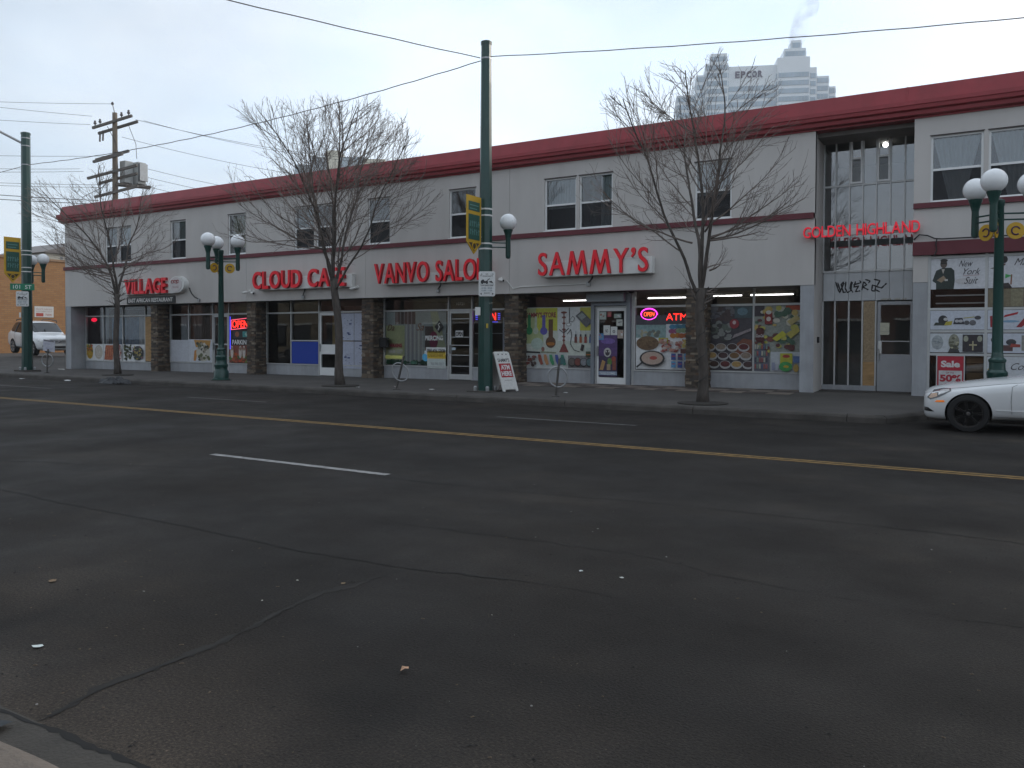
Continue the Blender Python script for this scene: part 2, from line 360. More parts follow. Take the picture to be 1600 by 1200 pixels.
M_SEAL = mat('crack_sealant', (0.016, 0.015, 0.015), 0.75)
M_YELLOW = mat('worn_yellow_paint', (0.185, 0.108, 0.028), 0.8, 0.5, 9, 0.2, 80, detail=8)
M_LINE = mat('worn_white_paint', (0.235, 0.23, 0.225), 0.8, 0.45, 9, 0.2, 80, detail=8)
M_LINE2 = mat('very_worn_white_paint', (0.09, 0.087, 0.085), 0.8, 0.5, 9, detail=8)

g = MB(); g.quad((-600, -600, -0.06), (600, -600, -0.06), (600, 600, -0.06), (-600, 600, -0.06))
struct(g.build('ground', mat('bare_ground', (0.09, 0.085, 0.08), 0.95, 0.2, 0.1)))
g = MB()
ROADPOLY = [(-160, 1.53), (160, 1.53), (160, 17.78), (-0.95, 17.78), (-1.55, 16.47), (-160, 16.47)]
n = len(g.v); g.v += [(x, y, 0) for x, y in ROADPOLY]; g.f.append(tuple(range(len(ROADPOLY)))); g.m.append(0)
ROAD = struct(g.build('road', M_ROAD))
g = MB(); g.quad((-160, 1.53, 0.004), (160, 1.53, 0.004), (160, 1.80, 0.004), (-160, 1.80, 0.004))
struct(g.build('gutter', M_GUTTER))
def strip(name, pts, w, m, z, parent, jit=0.0, wj=0.0, step=0.06):
    q = MB(); P = []
    for (xa, ya), (xb, yb) in zip(pts, pts[1:]):
        k = max(1, int(math.hypot(xb - xa, yb - ya) / step))
        for i in range(k): P.append((xa + (xb - xa) * i / k, ya + (yb - ya) * i / k))
    P.append(pts[-1]); o1 = o2 = 0.0; L = []
    for i, (x, y) in enumerate(P):
        a = P[max(0, i - 1)]; b = P[min(len(P) - 1, i + 1)]; dx, dy = b[0] - a[0], b[1] - a[1]; l = math.hypot(dx, dy) or 1
        o1 = o1 * 0.97 + random.gauss(0, jit * .8); o2 = o2 * .5 + random.gauss(0, jit * 1.3); ww = w * (1 + random.uniform(-wj, wj)) * (0.35 + 0.65 * abs(math.sin(i * .11) + .4 * math.sin(i * .37)))
        nx, ny = -dy / l, dx / l; o1_, o1 = o1, o1 + o2
        L.append(((x + nx * (o1 + ww / 2), y + ny * (o1 + ww / 2), z), (x + nx * (o1 - ww / 2), y + ny * (o1 - ww / 2), z))); o1 = o1_
    for (a, b), (c_, d) in zip(L, L[1:]): q.quad(a, b, d, c_)
    return q.build(name, m, parent)
def paint(name, x0, x1, y0, y1, m):
    q = MB(); n_ = max(1, int((x1 - x0) / 0.05)); xs = [x0 + (x1 - x0) * i / n_ for i in range(n_ + 1)]
    e = [(random.uniform(-.006, .006), random.uniform(-.006, .006)) for _ in xs]
    for i in range(n_): q.quad((xs[i], y0 + e[i][0], .004), (xs[i + 1], y0 + e[i + 1][0], .004), (xs[i + 1], y1 + e[i + 1][1], .004), (xs[i], y1 + e[i][1], .004))
    return q.build(name, m, ROAD)
paint('centre_line', -70, 30, 10.76, 10.85, M_YELLOW); paint('centre_line', -70, 30, 10.90, 10.99, M_YELLOW)
for x in (-27.5, -18.45, -9.0, 0.45): paint('lane_line', x, x + 3.06, 7.13, 7.24, M_LINE)
for x in (-36.8, -27.5, -18.1, -8.45, 1.2): paint('lane_line', x, x + 3.0, 13.60, 13.70, M_LINE2)
strip('crack', [(-16, 4.55), (-7.45, 4.30), (-5.6, 4.33), (-4.3, 4.30), (-3.4, 4.33), (-2.6, 4.52), (-1.9, 4.5)], 0.016, M_CRACK, 0.0035, ROAD, 0.006, 0.6)
strip('crack', [(-9.5, 7.55), (-6.0, 7.05), (-4.2, 7.12), (-2.44, 7.36), (-0.87, 7.42), (0.4, 7.38), (6, 7.5)], 0.018, M_CRACK, 0.0035, ROAD, 0.006, 0.6)
strip('crack', [(-3.36, 1.80), (-3.42, 2.1), (-3.40, 2.7), (-3.53, 3.6), (-3.40, 4.28)], 0.012, M_CRACK, 0.0035, ROAD, 0.004, 0.6, 0.03)
strip('crack_filling', [(-3.36, 1.85), (-3.42, 2.1), (-3.40, 2.7), (-3.53, 3.6), (-3.45, 4.0)], 0.05, mat('crack_dust', (0.0135, 0.0115, 0.0095), 0.95, 0.3, 20), 0.002, ROAD, 0.004, 0.6, 0.04)
strip('crack', [(-11, 5.3), (-9.1, 6.0), (-7.6, 6.6), (-6.9, 7.05)], 0.018, M_CRACK, 0.0035, ROAD, 0.008, 0.6)
strip('crack', [(-4.5, 5.3), (-3.2, 5.45), (-2.3, 5.5)], 0.012, M_CRACK, 0.0035, ROAD, 0.008, 0.6)
strip('crack', [(-2.5, 5.6), (-1.2, 5.3), (0.4, 5.2)], 0.008, M_CRACK, 0.0035, ROAD, 0.01, 0.6)
strip('gutter_seam', [(-40, 1.80), (-3.6, 1.785), (-3.3, 1.79), (-2.68, 1.80), (8, 1.80)], 0.032, M_CRACK, 0.0055, ROAD, 0.003, 0.5, 0.04)
# far sidewalk: falls a little towards the left end of the block
def wz(X): return 0.03 + (X + 38) * 0.0050
def walk_z(X, Y):
    t_ = max(0, min(1, (Y - 16.62) / 5.3)); return 0.15 + t_ * (wz(X) - 0.15)
g = MB()
xs = [-160, -80, -72, -60, -46] + [-44 + 2 * i for i in range(21)] + [-2.2, -1.62, -1.02, 0, 2, 6, 12, 30, 60, 160]
for xa, xb in zip(xs, xs[1:]):
    ya0 = 17.93 if xa >= -1.03 else (16.62 if xa <= -1.61 else 16.62); yb0 = 17.93 if xb >= -1.03 else 16.62
    ya0 = 17.93 if xa >= -1.03 else 16.62
    for i in range(6):
        t0, t1 = i / 6, (i + 1) / 6; ye = 19.1 if xb <= -37.9 and xa >= -72 else 23.6
        A = ya0 + (ye - ya0) * t0; A1 = ya0 + (ye - ya0) * t1; B = yb0 + (ye - yb0) * t0; B1 = yb0 + (ye - yb0) * t1
        g.quad((xa, A, walk_z(xa, A)), (xb, B, walk_z(xb, B)), (xb, B1, walk_z(xb, B1)), (xa, A1, walk_z(xa, A1)))
WALK = struct(g.build('sidewalk', M_WALK))
# kerb stones along the far side, with the notch where the parking bay begins
kpath = [(-48 + 3.05 * i, 16.47) for i in range(16)] + [(-1.55, 16.47), (-0.95, 17.78)] + [(2.1 + 3.05 * i, 17.78) for i in range(6)]
KERB = struct(empty('kerb', (0, 0, 0)))
for (xa, ya), (xb, yb) in zip(kpath, kpath[1:]):
    d = Vector((xb - xa, yb - ya, 0)); l = d.length; d.normalize(); nrm = Vector((-d.y, d.x, 0))
    q = MB(); e = 0.006; pa = Vector((xa, ya, 0)) + d * e; pb = Vector((xb, yb, 0)) - d * e
    k = max(2, int(l / 0.25)); prof = []
    for i in range(k + 1):
        p = pa + (pb - pa) * (i / k); w_ = random.uniform(-.008, .008); w2 = random.uniform(-.008, .004)
        prof.append([tuple(p + nrm * a + Vector((0, 0, z))) for a, z in ((-0.012, -0.03), (0.0 + w_ * .5, 0.10), (0.022 + w_, 0.142 + w2), (0.05, 0.156), (0.17, 0.157), (0.17, -0.03))])
    for i in range(k):
        for j in range(5): q.quad(prof[i][j], prof[i + 1][j], prof[i + 1][j + 1], prof[i][j + 1])
    for pr in (prof[0], prof[-1]):
        n = len(q.v); q.v += pr; q.f.append(tuple(range(n, n + 6))); q.m.append(0)
    q.build('kerb_stone', M_KERB, KERB)
# near kerb and the sidewalk the photograph is taken from
g = MB(); k = 120; P = []
for i in range(k + 1):
    x = -9 + 14 * i / k; w_ = random.uniform(-.009, .009); w2 = random.uniform(-.009, .003)
    P.append([(x, 1.56, -.02), (x, 1.55 + w_ * .3, .09), (x, 1.51 + w_, .14 + w2), (x, 1.465, .152), (x, 1.28, .153)])
P.insert(0, [(-160, y, z) for _, y, z in P[0]]); P.append([(160, y, z) for _, y, z in P[-1]])
for a, b in zip(P, P[1:]):
    for j in range(4): g.quad(a[j], b[j], b[j + 1], a[j + 1])
struct(g.build('near_kerb', M_NKERB))
g = MB(); g.quad((-160, -8.9, .15), (160, -8.9, .15), (160, 1.30, .15), (-160, 1.30, .15)); struct(g.build('near_sidewalk', M_WALK))
# the side lot left of the building rises from the sidewalk
g = MB(); ys = [19.0, 20.0, 21.0, 22.0, 23.2, 26, 40, 60]
LXS = [-72, -60, -50, -46, -44, -42, -41, -40, -39, -38.02]
def lot_z(X, Y): return walk_z(X, Y) + 0.006 + 0.47 * max(0, min(1, (-38.1 - X) / 2.6)) * max(0, min(1, (Y - 19.3) / 3.7)) ** 1.2
for ya, yb in zip(ys, ys[1:]): [g.quad((xa, ya, lot_z(xa, ya)), (xb, ya, lot_z(xb, ya)), (xb, yb, lot_z(xb, yb)), (xa, yb, lot_z(xa, yb))) for xa, xb in zip(LXS, LXS[1:])]
struct(g.build('parking_lot', mat('lot_asphalt', (0.060, 0.053, 0.048), 0.95, 0.3, 0.8, 0.3, 50)))
# checker of concrete tiles in front of the corner store
TA = [mat('beige_paver', (0.175, 0.145, 0.122), 0.9, 0.25, 4), mat('brown_paver', (0.062, 0.050, 0.045), 0.9, 0.2, 4)]
tm = []
for c_ in range(2):
    q = MB().box(-0.147, 0.147, -0.147, 0.147, -0.02, 0.012); ob = q.build('paving_tile', TA[c_], WALK, bevel=0); tm.append(ob.data); bpy.data.objects.remove(ob)
for i in range(30):
    for j in range(6):
        X = -13.2 + 0.3 * i + 0.15; Yt = 20.98 + 0.3 * j
        o = bpy.data.objects.new('paving_tile', tm[(i // 2 + j // 2) % 2]); COL.objects.link(o); o.parent = WALK
        o.location = (X, Yt, walk_z(X, Yt)); o.rotation_euler = (random.uniform(-.008, .008), random.uniform(-.008, .008), 0)

# ================================================================== the two-storey block of shops
BLD = tag(empty('commercial_building', (-20, D, 0)), 'long two-storey grey stucco shop building with maroon parapet', 'building')
def wall_face(name, x0, x1, z0, z1, holes, y, depth, m, parent):
    """a sheet of wall with rectangular openings and their reveals"""
    q = MB(); X = sorted({x0, x1, *[h[0] for h in holes], *[h[1] for h in holes]}); Z = sorted({z0, z1, *[h[2] for h in holes], *[h[3] for h in holes]})
    for xa, xb in zip(X, X[1:]):
        for za, zb in zip(Z, Z[1:]):
            cx, cz = (xa + xb) / 2, (za + zb) / 2
            if any(h[0] < cx < h[1] and h[2] < cz < h[3] for h in holes): continue
            q.quad((xa, y, za), (xb, y, za), (xb, y, zb), (xa, y, zb))
    for a, b, c_, d in holes:
        q.quad((a, y, c_), (a, y, d), (a, y + depth, d), (a, y + depth, c_)); q.quad((b, y, c_), (b, y + depth, c_), (b, y + depth, d), (b, y, d))
        q.quad((a, y, d), (b, y, d), (b, y + depth, d), (a, y + depth, d)); q.quad((a, y, c_), (a, y + depth, c_), (b, y + depth, c_), (b, y, c_))
    q.quad((x0, y, z0), (x0, y + depth, z0), (x0, y + depth, z1), (x0, y, z1)); q.quad((x1, y, z0), (x1, y, z1), (x1, y + depth, z1), (x1, y + depth, z0))
    q.quad((x0, y, z0), (x1, y, z0), (x1, y + depth, z0), (x0, y + depth, z0))
    return q.build(name, m, parent, recalc=False)
WZ0, WZ1 = 4.93, 6.55
UW = [(-34.78, -33.86), (-33.76, -32.84), (-30.09, -29.08), (-26.44, -25.40), (-22.69, -21.67), (-21.57, -20.55), (-19.03, -18.02), (-15.47, -14.40), (-11.84, -10.74), (-10.64, -9.54), (-7.04, -6.00),
      (-1.16, -0.05), (0.05, 1.16), (3.6, 4.7), (6.9, 8.0)]
SOFF = 3.02
jn = [-38.0, -25.36, -19.13, -13.11, -3.82]
for i, (a, b) in enumerate(zip(jn, jn[1:])):
    a2 = a + (0.006 if i else 0); b2 = b - (0.006 if i < 3 else 0)
    wall_face('wall_panel', a2, b2, 4.90, 7.06, [(p, q_, WZ0, WZ1) for p, q_ in UW if a < p < b], D, 0.16, M_STUCCO, BLD)
    wall_face('wall_panel', a2, b2, SOFF, 4.76, [], D, 0.16, M_STUCCO, BLD)
wall_face('wall_panel', -1.52, 12, 4.93, 7.06, [(p, q_, WZ0 + .01, WZ1) for p, q_ in UW if p > -1.5], D, 0.16, M_STUCCO, BLD)
wall_face('wall_panel', -1.52, 12, 3.98, 4.81, [], D, 0.16, M_STUCCO, BLD)
box('belt_course', -38.06, -3.85, D - .06, D + .10, 4.755, 4.905, M_BELT, BLD); box('belt_course', -1.525, 12.05, D - .06, D + .10, 4.805, 4.935, M_BELT, BLD)
box('sign_band', -1.525, 12.05, D - .07, D + .10, 3.66, 3.985, M_BELT, BLD)
# parapet and cornice: sloped flashing above a stepped moulding
prof = [(D + .30, 7.82), (D + .02, 7.82), (D - .10, 7.42), (D - .27, 7.40), (D - .28, 7.30), (D - .26, 7.285), (D - .25, 7.20), (D - .17, 7.17), (D - .16, 7.08), (D - .03, 7.05), (D - .03, 7.01), (D + .30, 7.01)]
q = MB(); xs = [-38.28, -30, -24, -18, -12, -6, 0, 6, 12.3]
MB.prism(q, prof, 'x', -38.28, 12.3); q.build('cornice', M_MAROON, BLD)
for x in (-32.2, -26.1, -20.0, -13.9, -7.8, -1.7, 4.4): # flashing laps
    MB().prism([(D + .025, 7.825), (D + .005, 7.825), (D - .108, 7.425), (D - .09, 7.42)], 'x', x, x + .03).build('flashing_seam', M_MAROON, BLD)
MB().box(-37.9, 12, D + .30, 36, 6.9, 7.3).build('roof', mat('roof_gravel', (.2, .19, .18), .95, .2, 2), BLD)
q = MB(); q.quad((-38, D, 0), (-38, 36, 0), (-38, 36, 7.2), (-38, D, 7.2)); q.quad((12, D, 0), (12, 36, 0), (12, 36, 7.2), (12, D, 7.2)); q.quad((-38, 36, 0), (12, 36, 0), (12, 36, 7.2), (-38, 36, 7.2))
q.build('outer_wall', M_STUCCO, BLD)
# upstairs: one dark room behind the windows, and the floor slab that is the shopfront soffit
q = MB()
for xa, xb in ((-38, -3.92), (-1.38, 12)):
    q.quad((xa, D + 2.6, 3.3), (xb, D + 2.6, 3.3), (xb, D + 2.6, 7.0), (xa, D + 2.6, 7.0)); q.quad((xa, D + .16, 4.6), (xb, D + .16, 4.6), (xb, D + 2.6, 4.6), (xa, D + 2.6, 4.6)); q.quad((xa, D + .16, 6.99), (xb, D + .16, 6.99), (xb, D + 2.6, 6.99), (xa, D + 2.6, 6.99))
for x in (-32, -27.5, -23.5, -20, -16.8, -13, -8.5, -4.4, -1.3, 2.2): q.quad((x, D + .16, 4.6), (x, D + 2.6, 4.6), (x, D + 2.6, 6.99), (x, D + .16, 6.99))
q.build('upstairs_room', mat('room_wall', (0.17, 0.16, 0.15), .9), BLD)
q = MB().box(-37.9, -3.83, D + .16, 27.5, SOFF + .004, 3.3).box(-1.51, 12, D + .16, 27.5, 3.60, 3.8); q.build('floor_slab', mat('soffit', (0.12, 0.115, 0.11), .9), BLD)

def upper_window(x0, x1, z0, z1, kind):
    w = empty('upper_window', ((x0 + x1) / 2 + 20, 0.05, z0), parent=BLD)
    y = D + .05; f = 0.05; zm = z0 + (z1 - z0) * 0.49
    q = MB().box(x0, x0 + f, y, y + .08, z0, z1).box(x1 - f, x1, y, y + .08, z0, z1).box(x0 + f, x1 - f, y, y + .08, z1 - f, z1).box(x0 + f, x1 - f, y, y + .08, z0, z0 + f)
    q.build('frame', M_VINYL, w)
    box('meeting_rail', x0 + f, x1 - f, y + .01, y + .07, zm - .025, zm + .03, M_VINYL, w)
    q = MB(); q.quad((x0 + f, y + .035, zm + .03), (x1 - f, y + .035, zm + .03), (x1 - f, y + .035, z1 - f), (x0 + f, y + .035, z1 - f)); q.build('upper_pane', M_GLASS_U, w, recalc=False)
    q = MB(); q.quad((x0 + f, y + .045, z0 + f), (x1 - f, y + .045, z0 + f), (x1 - f, y + .045, zm - .025), (x0 + f, y + .045, zm - .025)); q.build('lower_pane', M_GLASS, w, recalc=False)
    box('window_sill', x0 - .03, x1 + .03, D - .035, D + .05, z0 - .022, z0 - .002, M_VINYL, w)
    box('head_flashing', x0 - .02, x1 + .02, D - .012, D + .04, z1 - .002, z1 + .02, mat('dark_flashing', (.06, .05, .05), .6), w)
    def folds(xa, xb, za, zb, yy, m, wav=.02, per=.09, taper=0.0):
        c_ = MB(); k = max(3, int((xb - xa) / .02)); 
        for i in range(k):
            ta, tb = i / k, (i + 1) / k
            def pt(t_, top):
                x = xa + (xb - xa) * t_
                if not top and taper: x = x + taper * (0.5 - t_)
                return (x, yy + wav * math.sin(2 * math.pi * (x / per)) , zb if top else za)
            c_.quad(pt(ta, 0), pt(tb, 0), pt(tb, 1), pt(ta, 1))
        return c_.build('curtain', m, w, smooth=True)
    if kind == 'drape': folds(x0 + .05, x1 - .05, z0 + .05, z1 - .05, y + .13, M_CURT, .02, .11, (x1 - x0) * .62)
    elif kind == 'sheer': folds(x0 + .05, x1 - .05, zm - .1, z1 - .05, y + .13, M_CURT, .012)
    elif kind == 'print': folds(x0 + .05, x1 - .05, z0 + .3, z1 - .05, y + .2, mat('leaf_print_curtain', (.30, .34, .16), .9, .45, 22, col2=(.62, .62, .42)), .012)
    elif kind == 'side': folds(x0 + .25, x0 + .42, z0 + .05, z1 - .05, y + .2, mat('green_curtain', (.10, .13, .10), .9), .02); folds(x1 - .5, x1 - .06, z0 + .05, z1 - .05, y + .24, M_CURT, .02)
    elif kind == 'blind': folds(x0 + .05, x1 - .05, z0 + (.05 if x0 < -20 else .9), z1 - .05, y + .2, mat('grey_blind', (.36, .38, .4), .8), .002)
    if kind not in ('print',):
        q = MB(); q.quad((x0 + f, y + .028, z0 + f), (x1 - f, y + .028, z0 + f), (x1 - f, y + .028, zm - .025), (x0 + f, y + .028, zm - .025))
        q.build('insect_screen', M_SCR, w)
def screen_mat():
    m = bpy.data.materials.new('insect_mesh'); m.use_nodes = True; t = m.node_tree; t.nodes.clear()
    o = t.nodes.new('ShaderNodeOutputMaterial'); mi = t.nodes.new('ShaderNodeMixShader'); mi.inputs['Fac'].default_value = .55
    a = t.nodes.new('ShaderNodeBsdfTransparent'); b = t.nodes.new('ShaderNodeBsdfDiffuse'); b.inputs['Color'].default_value = (.03, .03, .034, 1)
    t.links.new(a.outputs[0], mi.inputs[1]); t.links.new(b.outputs[0], mi.inputs[2]); t.links.new(mi.outputs[0], o.inputs[0]); return m
M_SCR = screen_mat()
kinds = ['blind', 'sheer', 'blind', 'print', 'sheer', 'none', 'blind', 'none', 'sheer', 'side', 'sheer', 'drape', 'drape', 'drape', 'sheer']
for (a, b), k in zip(UW, kinds): upper_window(a, b, WZ0 + (.01 if a > -1.5 else 0), WZ1, k)

# ---- shopfronts
def sill_z(X): return 0.385 + (X + 36.8) * 0.0085
HEAD = 2.56
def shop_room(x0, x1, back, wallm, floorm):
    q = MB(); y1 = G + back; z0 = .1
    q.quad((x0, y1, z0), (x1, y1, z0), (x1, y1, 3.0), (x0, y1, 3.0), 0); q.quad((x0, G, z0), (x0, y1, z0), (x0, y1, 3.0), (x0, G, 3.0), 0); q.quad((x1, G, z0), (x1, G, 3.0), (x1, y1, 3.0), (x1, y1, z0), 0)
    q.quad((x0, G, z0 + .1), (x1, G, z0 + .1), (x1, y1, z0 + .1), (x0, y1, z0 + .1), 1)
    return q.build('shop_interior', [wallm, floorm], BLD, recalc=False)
def pane(x0, x1, z0, z1, parent, y=G, name='pane', m=None):
    q = MB(); q.quad((x0, y, z0), (x1, y, z0), (x1, y, z1), (x0, y, z1)); return q.build(name, m or M_GLASS, parent, recalc=False)
def shopfront(x0, x1, mull, door=None, heads=None, framem=None, zt=HEAD, riser=True):
    """x0..x1 with upright bars at mull; door = (xa, xb)"""
    fm = framem or M_ALU
    s = empty('shopfront', ((x0 + x1) / 2 + 20, G - D, 0), parent=BLD); zs = sill_z((x0 + x1) / 2); b = .025
    ups = sorted(set([x0, x1] + list(mull) + (list(door) if door else [])))
    for x in ups: box('mullion', x - b, x + b, G - .05, G + .05, (zs if not (door and x in door) else wz(x)) , SOFF, fm, s)
    for xa, xb in zip(ups, ups[1:]):
        isd = door and abs(xa - door[0]) < 1e-6
        box('transom_bar', xa + b, xb - b, G - .045, G + .045, zt - .03, zt + .03, fm, s)
        pane(xa + b, xb - b, zt + .03, SOFF, s, name='transom_pane')
        if isd: continue
        pane(xa + b, xb - b, zs + .04, zt - .03, s)
        box('sill_bar', xa + b, xb - b, G - .06, G + .05, zs, zs + .04, fm, s)
        if riser: box('stall_riser', xa + .001, xb - .001, G - .035, G + .05, -.1, zs - .002, M_TILE, s)
    return s
def shop_door(xa, xb, m, kick=.35, y=G, zt=HEAD - .03, bars=(), name='shop_door', mid=None, glass_m=None, stile=.075):
    d = empty(name, ((xa + xb) / 2 + 20, y - D, wz(xa)), parent=BLD); z0 = wz(xa) + .02; xa += .03; xb -= .03
    q = MB().box(xa, xa + stile, y - .03, y + .03, z0, zt).box(xb - stile, xb, y - .03, y + .03, z0, zt).box(xa + stile, xb - stile, y - .03, y + .03, zt - .09, zt).box(xa + stile, xb - stile, y - .03, y + .03, z0, z0 + kick)
    q.build('door_frame', m, d)
    if mid: box('middle_rail', xa + stile, xb - stile, y - .028, y + .028, mid[0], mid[1], m, d)
    pane(xa + stile, xb - stile, z0 + kick, zt - .09, d, y=y, m=glass_m)
    for z in bars: box('push_bar', xa + stile, xb - stile, y - .05, y - .033, z - .012, z + .012, M_ALU, d)
    box('door_handle', xa + .02, xa + .055, y - .09, y - .031, 1.05, 1.35, M_STEEL, d)
    return d
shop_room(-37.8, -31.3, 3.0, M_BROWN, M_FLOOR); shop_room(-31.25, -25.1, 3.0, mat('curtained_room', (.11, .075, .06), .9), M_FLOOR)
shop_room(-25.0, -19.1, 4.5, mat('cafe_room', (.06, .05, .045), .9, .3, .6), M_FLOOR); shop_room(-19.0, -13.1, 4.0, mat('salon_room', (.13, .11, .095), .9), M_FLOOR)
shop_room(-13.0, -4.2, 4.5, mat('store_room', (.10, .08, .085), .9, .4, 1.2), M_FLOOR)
shopfront(-37.5, -31.35, (-36.07, -34.57, -32.89))
shopfront(-31.1, -25.2, (-29.85, -28.28, -27.27), (-28.28, -27.27))
shopfront(-25.0, -19.2, (-23.62, -22.11), (-22.11, -21.1))
shopfront(-18.88, -13.2, (-16.0, -15.02), (-16.0, -15.02))
shopfront(-12.95, -6.95, (-10.38, -9.36, -9.1), (-10.38, -9.36))
shopfront(-6.85, -4.25, (-5.55,))
shop_door(-28.28, -27.27, M_ALU, .25, mid=(1.25, 1.31)); shop_door(-22.11, -21.1, M_VINYL, .30, mid=(0.95, 1.32)); shop_door(-16.0, -15.02, M_ALU, .18, bars=(.62, 1.0, 1.34, 1.62, 2.25))
M_GF = mat('grey_blue_door_frame', (.20, .22, .25), .5, .1, 3)
shop_door(-10.38, -9.36, M_VINYL, .2, stile=.06, glass_m=glass('door_glass', (.75, .78, .8), 1.7))
q = MB().box(-10.52, -10.41, G - .14, G - .055, wz(-10), 2.98).box(-9.33, -9.2, G - .14, G - .055, wz(-10), 2.98).box(-10.41, -9.33, G - .14, G - .055, 2.60, 2.98); q.build('door_surround', M_GF, BLD, bevel=.006)
box('roller_shutter_box', -10.6, -9.35, G - .32, G - .145, 2.72, 3.0, mat('shutter_box', (.27, .29, .31), .5, .1, 3), BLD, bevel=.01)
box('jamb_panel', -9.325, -9.13, G - .046, G - .03, wz(-9), 2.98, M_ALU, BLD)
# horizontal security bars in the salon window
for x0_, x1_ in ((-18.82, -16.05), (-14.97, -13.3)):
    for z in (1.05, 1.75): box('security_bar', x0_, x1_, G + .06, G + .075, z - .012, z + .012, M_ALU, BLD)
# piers
box('end_pier', -37.98, -37.56, D + .012, G + .1, -.1, SOFF - .004, M_TILE, BLD); box('end_pier', -4.17, -3.822, D + .012, 23.2, -.1, SOFF - .004, M_TILE, BLD)
# stacked-stone pillars: ledge stones of uneven depth round a core
STONE = [mat('ledge_stone_%d' % i, c_, .9, .3, 6, .3, 30) for i, c_ in enumerate([(.10, .078, .060), (.155, .12, .09), (.062, .05, .042), (.23, .19, .145), (.115, .076, .052), (.078, .068, .06)])]
def stone_pillar(x0, x1, y0, y1, z1):
    p = empty('stone_pillar', ((x0 + x1) / 2 + 20, y0 - D, 0), parent=BLD)
    box('core', x0 + .03, x1 - .03, y0 + .03, y1, -.1, z1, M_DARK, p)
    q = MB(); z = -0.05
    while z < z1 - .01:
        h = random.choice((.045, .06, .07, .085)); h = min(h, z1 - z)
        for side in range(3):
            if side == 0: a, b = x0, x1
            else: a, b = y0 + .02, y1
            t_ = a
            while t_ < b - .02:
                l = min(random.uniform(.12, .30), b - t_); l = b - t_ if b - t_ - l < .06 else l
                e = random.uniform(0, .035); mi = random.choices(range(6), (5, 4, 4, 1.2, 3, 3))[0]; gz = .004
                if side == 0: q.box(t_ + .002, t_ + l - .002, y0 + .0 - e, y0 + .06, z + gz, z + h, mi)
                elif side == 1: q.box(x1 - .06, x1 + e, t_ + .002, t_ + l - .002, z + gz, z + h, mi)
                else: q.box(x0 - e, x0 + .06, t_ + .002, t_ + l - .002, z + gz, z + h, mi)
                t_ += l
        z += h
    stuff(q.build('ledge_stones', STONE, p, recalc=False))
for x0_, x1_ in ((-31.68, -31.22), (-25.52, -25.03), (-19.46, -18.92), (-13.38, -12.87), (-7.32, -6.78)):
    stone_pillar(x0_, x1_, D + .17, G + .12, SOFF - .003)

# ---- recessed stair entrance
RB = 23.15
ENT = empty('entrance_screen', (-2.7 + 20, RB - D, 0), parent=BLD)
q = MB(); q.quad((-3.82, D, -.1), (-3.82, RB + .1, -.1), (-3.82, RB + .1, 7.05), (-3.82, D, 7.05)); q.quad((-1.52, D, -.1), (-1.52, D, 7.05), (-1.52, RB + .1, 7.05), (-1.52, RB + .1, -.1)); q.quad((-3.82, D - .02, 7.03), (-1.52, D - .02, 7.03), (-1.52, RB + .1, 7.03), (-3.82, RB + .1, 7.03))
q.build('recess_wall', M_STUCCO, BLD, recalc=False)
q = MB(); q.quad((-3.9, 26.5, 0), (-1.4, 26.5, 0), (-1.4, 26.5, 7.0), (-3.9, 26.5, 7.0)); q.quad((-3.9, RB + .05, 0), (-3.9, 26.5, 0), (-3.9, 26.5, 7.0), (-3.9, RB + .05, 7.0)); q.quad((-1.4, RB + .05, 0), (-1.4, RB + .05, 7.0), (-1.4, 26.5, 7.0), (-1.4, 26.5, 0)); q.quad((-3.9, RB + .05, 3.0), (-1.4, RB + .05, 3.0), (-1.4, 26.5, 3.0), (-3.9, 26.5, 3.0)); q.quad((-3.9, RB + .05, .2), (-1.4, RB + .05, .2), (-1.4, 26.5, .2), (-3.9, 26.5, .2))
q.build('stair_hall', mat('hall_wall', (.42, .43, .42), .9, .25, 1.2), BLD, recalc=False)
mu = [-3.80, -3.50, -3.15, -2.82, -2.49, -2.15, -1.81, -1.54]
for x in mu: box('mullion', x - .017, x + .017, RB - .06, RB + .04, 3.42, 7.03, M_ALU, ENT)
for i, (a, b) in enumerate(zip(mu, mu[1:])):
    pane(a + .017, b - .017, 3.46, 5.72, ENT, y=RB, m=M_GLASS_E); box('cross_bar', a + .017, b - .017, RB - .04, RB + .03, 5.72, 5.77, M_ALU, ENT); box('cross_bar', a + .017, b - .017, RB - .05, RB + .03, 3.40, 3.46, M_ALU, ENT)
    if i in (2, 4):
        q = MB().box(a + .02, a + .06, RB - .075, RB + .02, 5.775, 7.0).box(b - .06, b - .02, RB - .075, RB + .02, 5.775, 7.0)
        for z in (5.775, 6.42, 6.95): q.box(a + .06, b - .06, RB - .075, RB + .02, z, z + .05)
        q.build('vent_frame', M_VINYL, ENT)
        pane(a + .06, b - .06, 5.825, 6.42, ENT, y=RB, m=M_GLASS); pane(a + .06, b - .06, 6.47, 6.95, ENT, y=RB, m=M_GLASS_E)
    else: pane(a + .017, b - .017, 5.77, 7.03, ENT, y=RB, m=M_GLASS_E)
    box('spandrel_panel', a + .004, b - .004, RB - .03, RB + .03, 2.64, 3.395, mat('spandrel_white', (.52, .54, .56), .5, .08, 3), ENT)
lo = [-3.80, -3.49, -3.14, -2.80, -2.47]
for i, x in enumerate(lo): box('sidelight_bar', x - .02, x + .02, RB - .05, RB + .04, .2, 2.63, M_ALU, ENT)
box('sidelight_sill', -3.80, -2.45, RB - .08, RB + .05, -.1, .36, M_TILE, ENT)
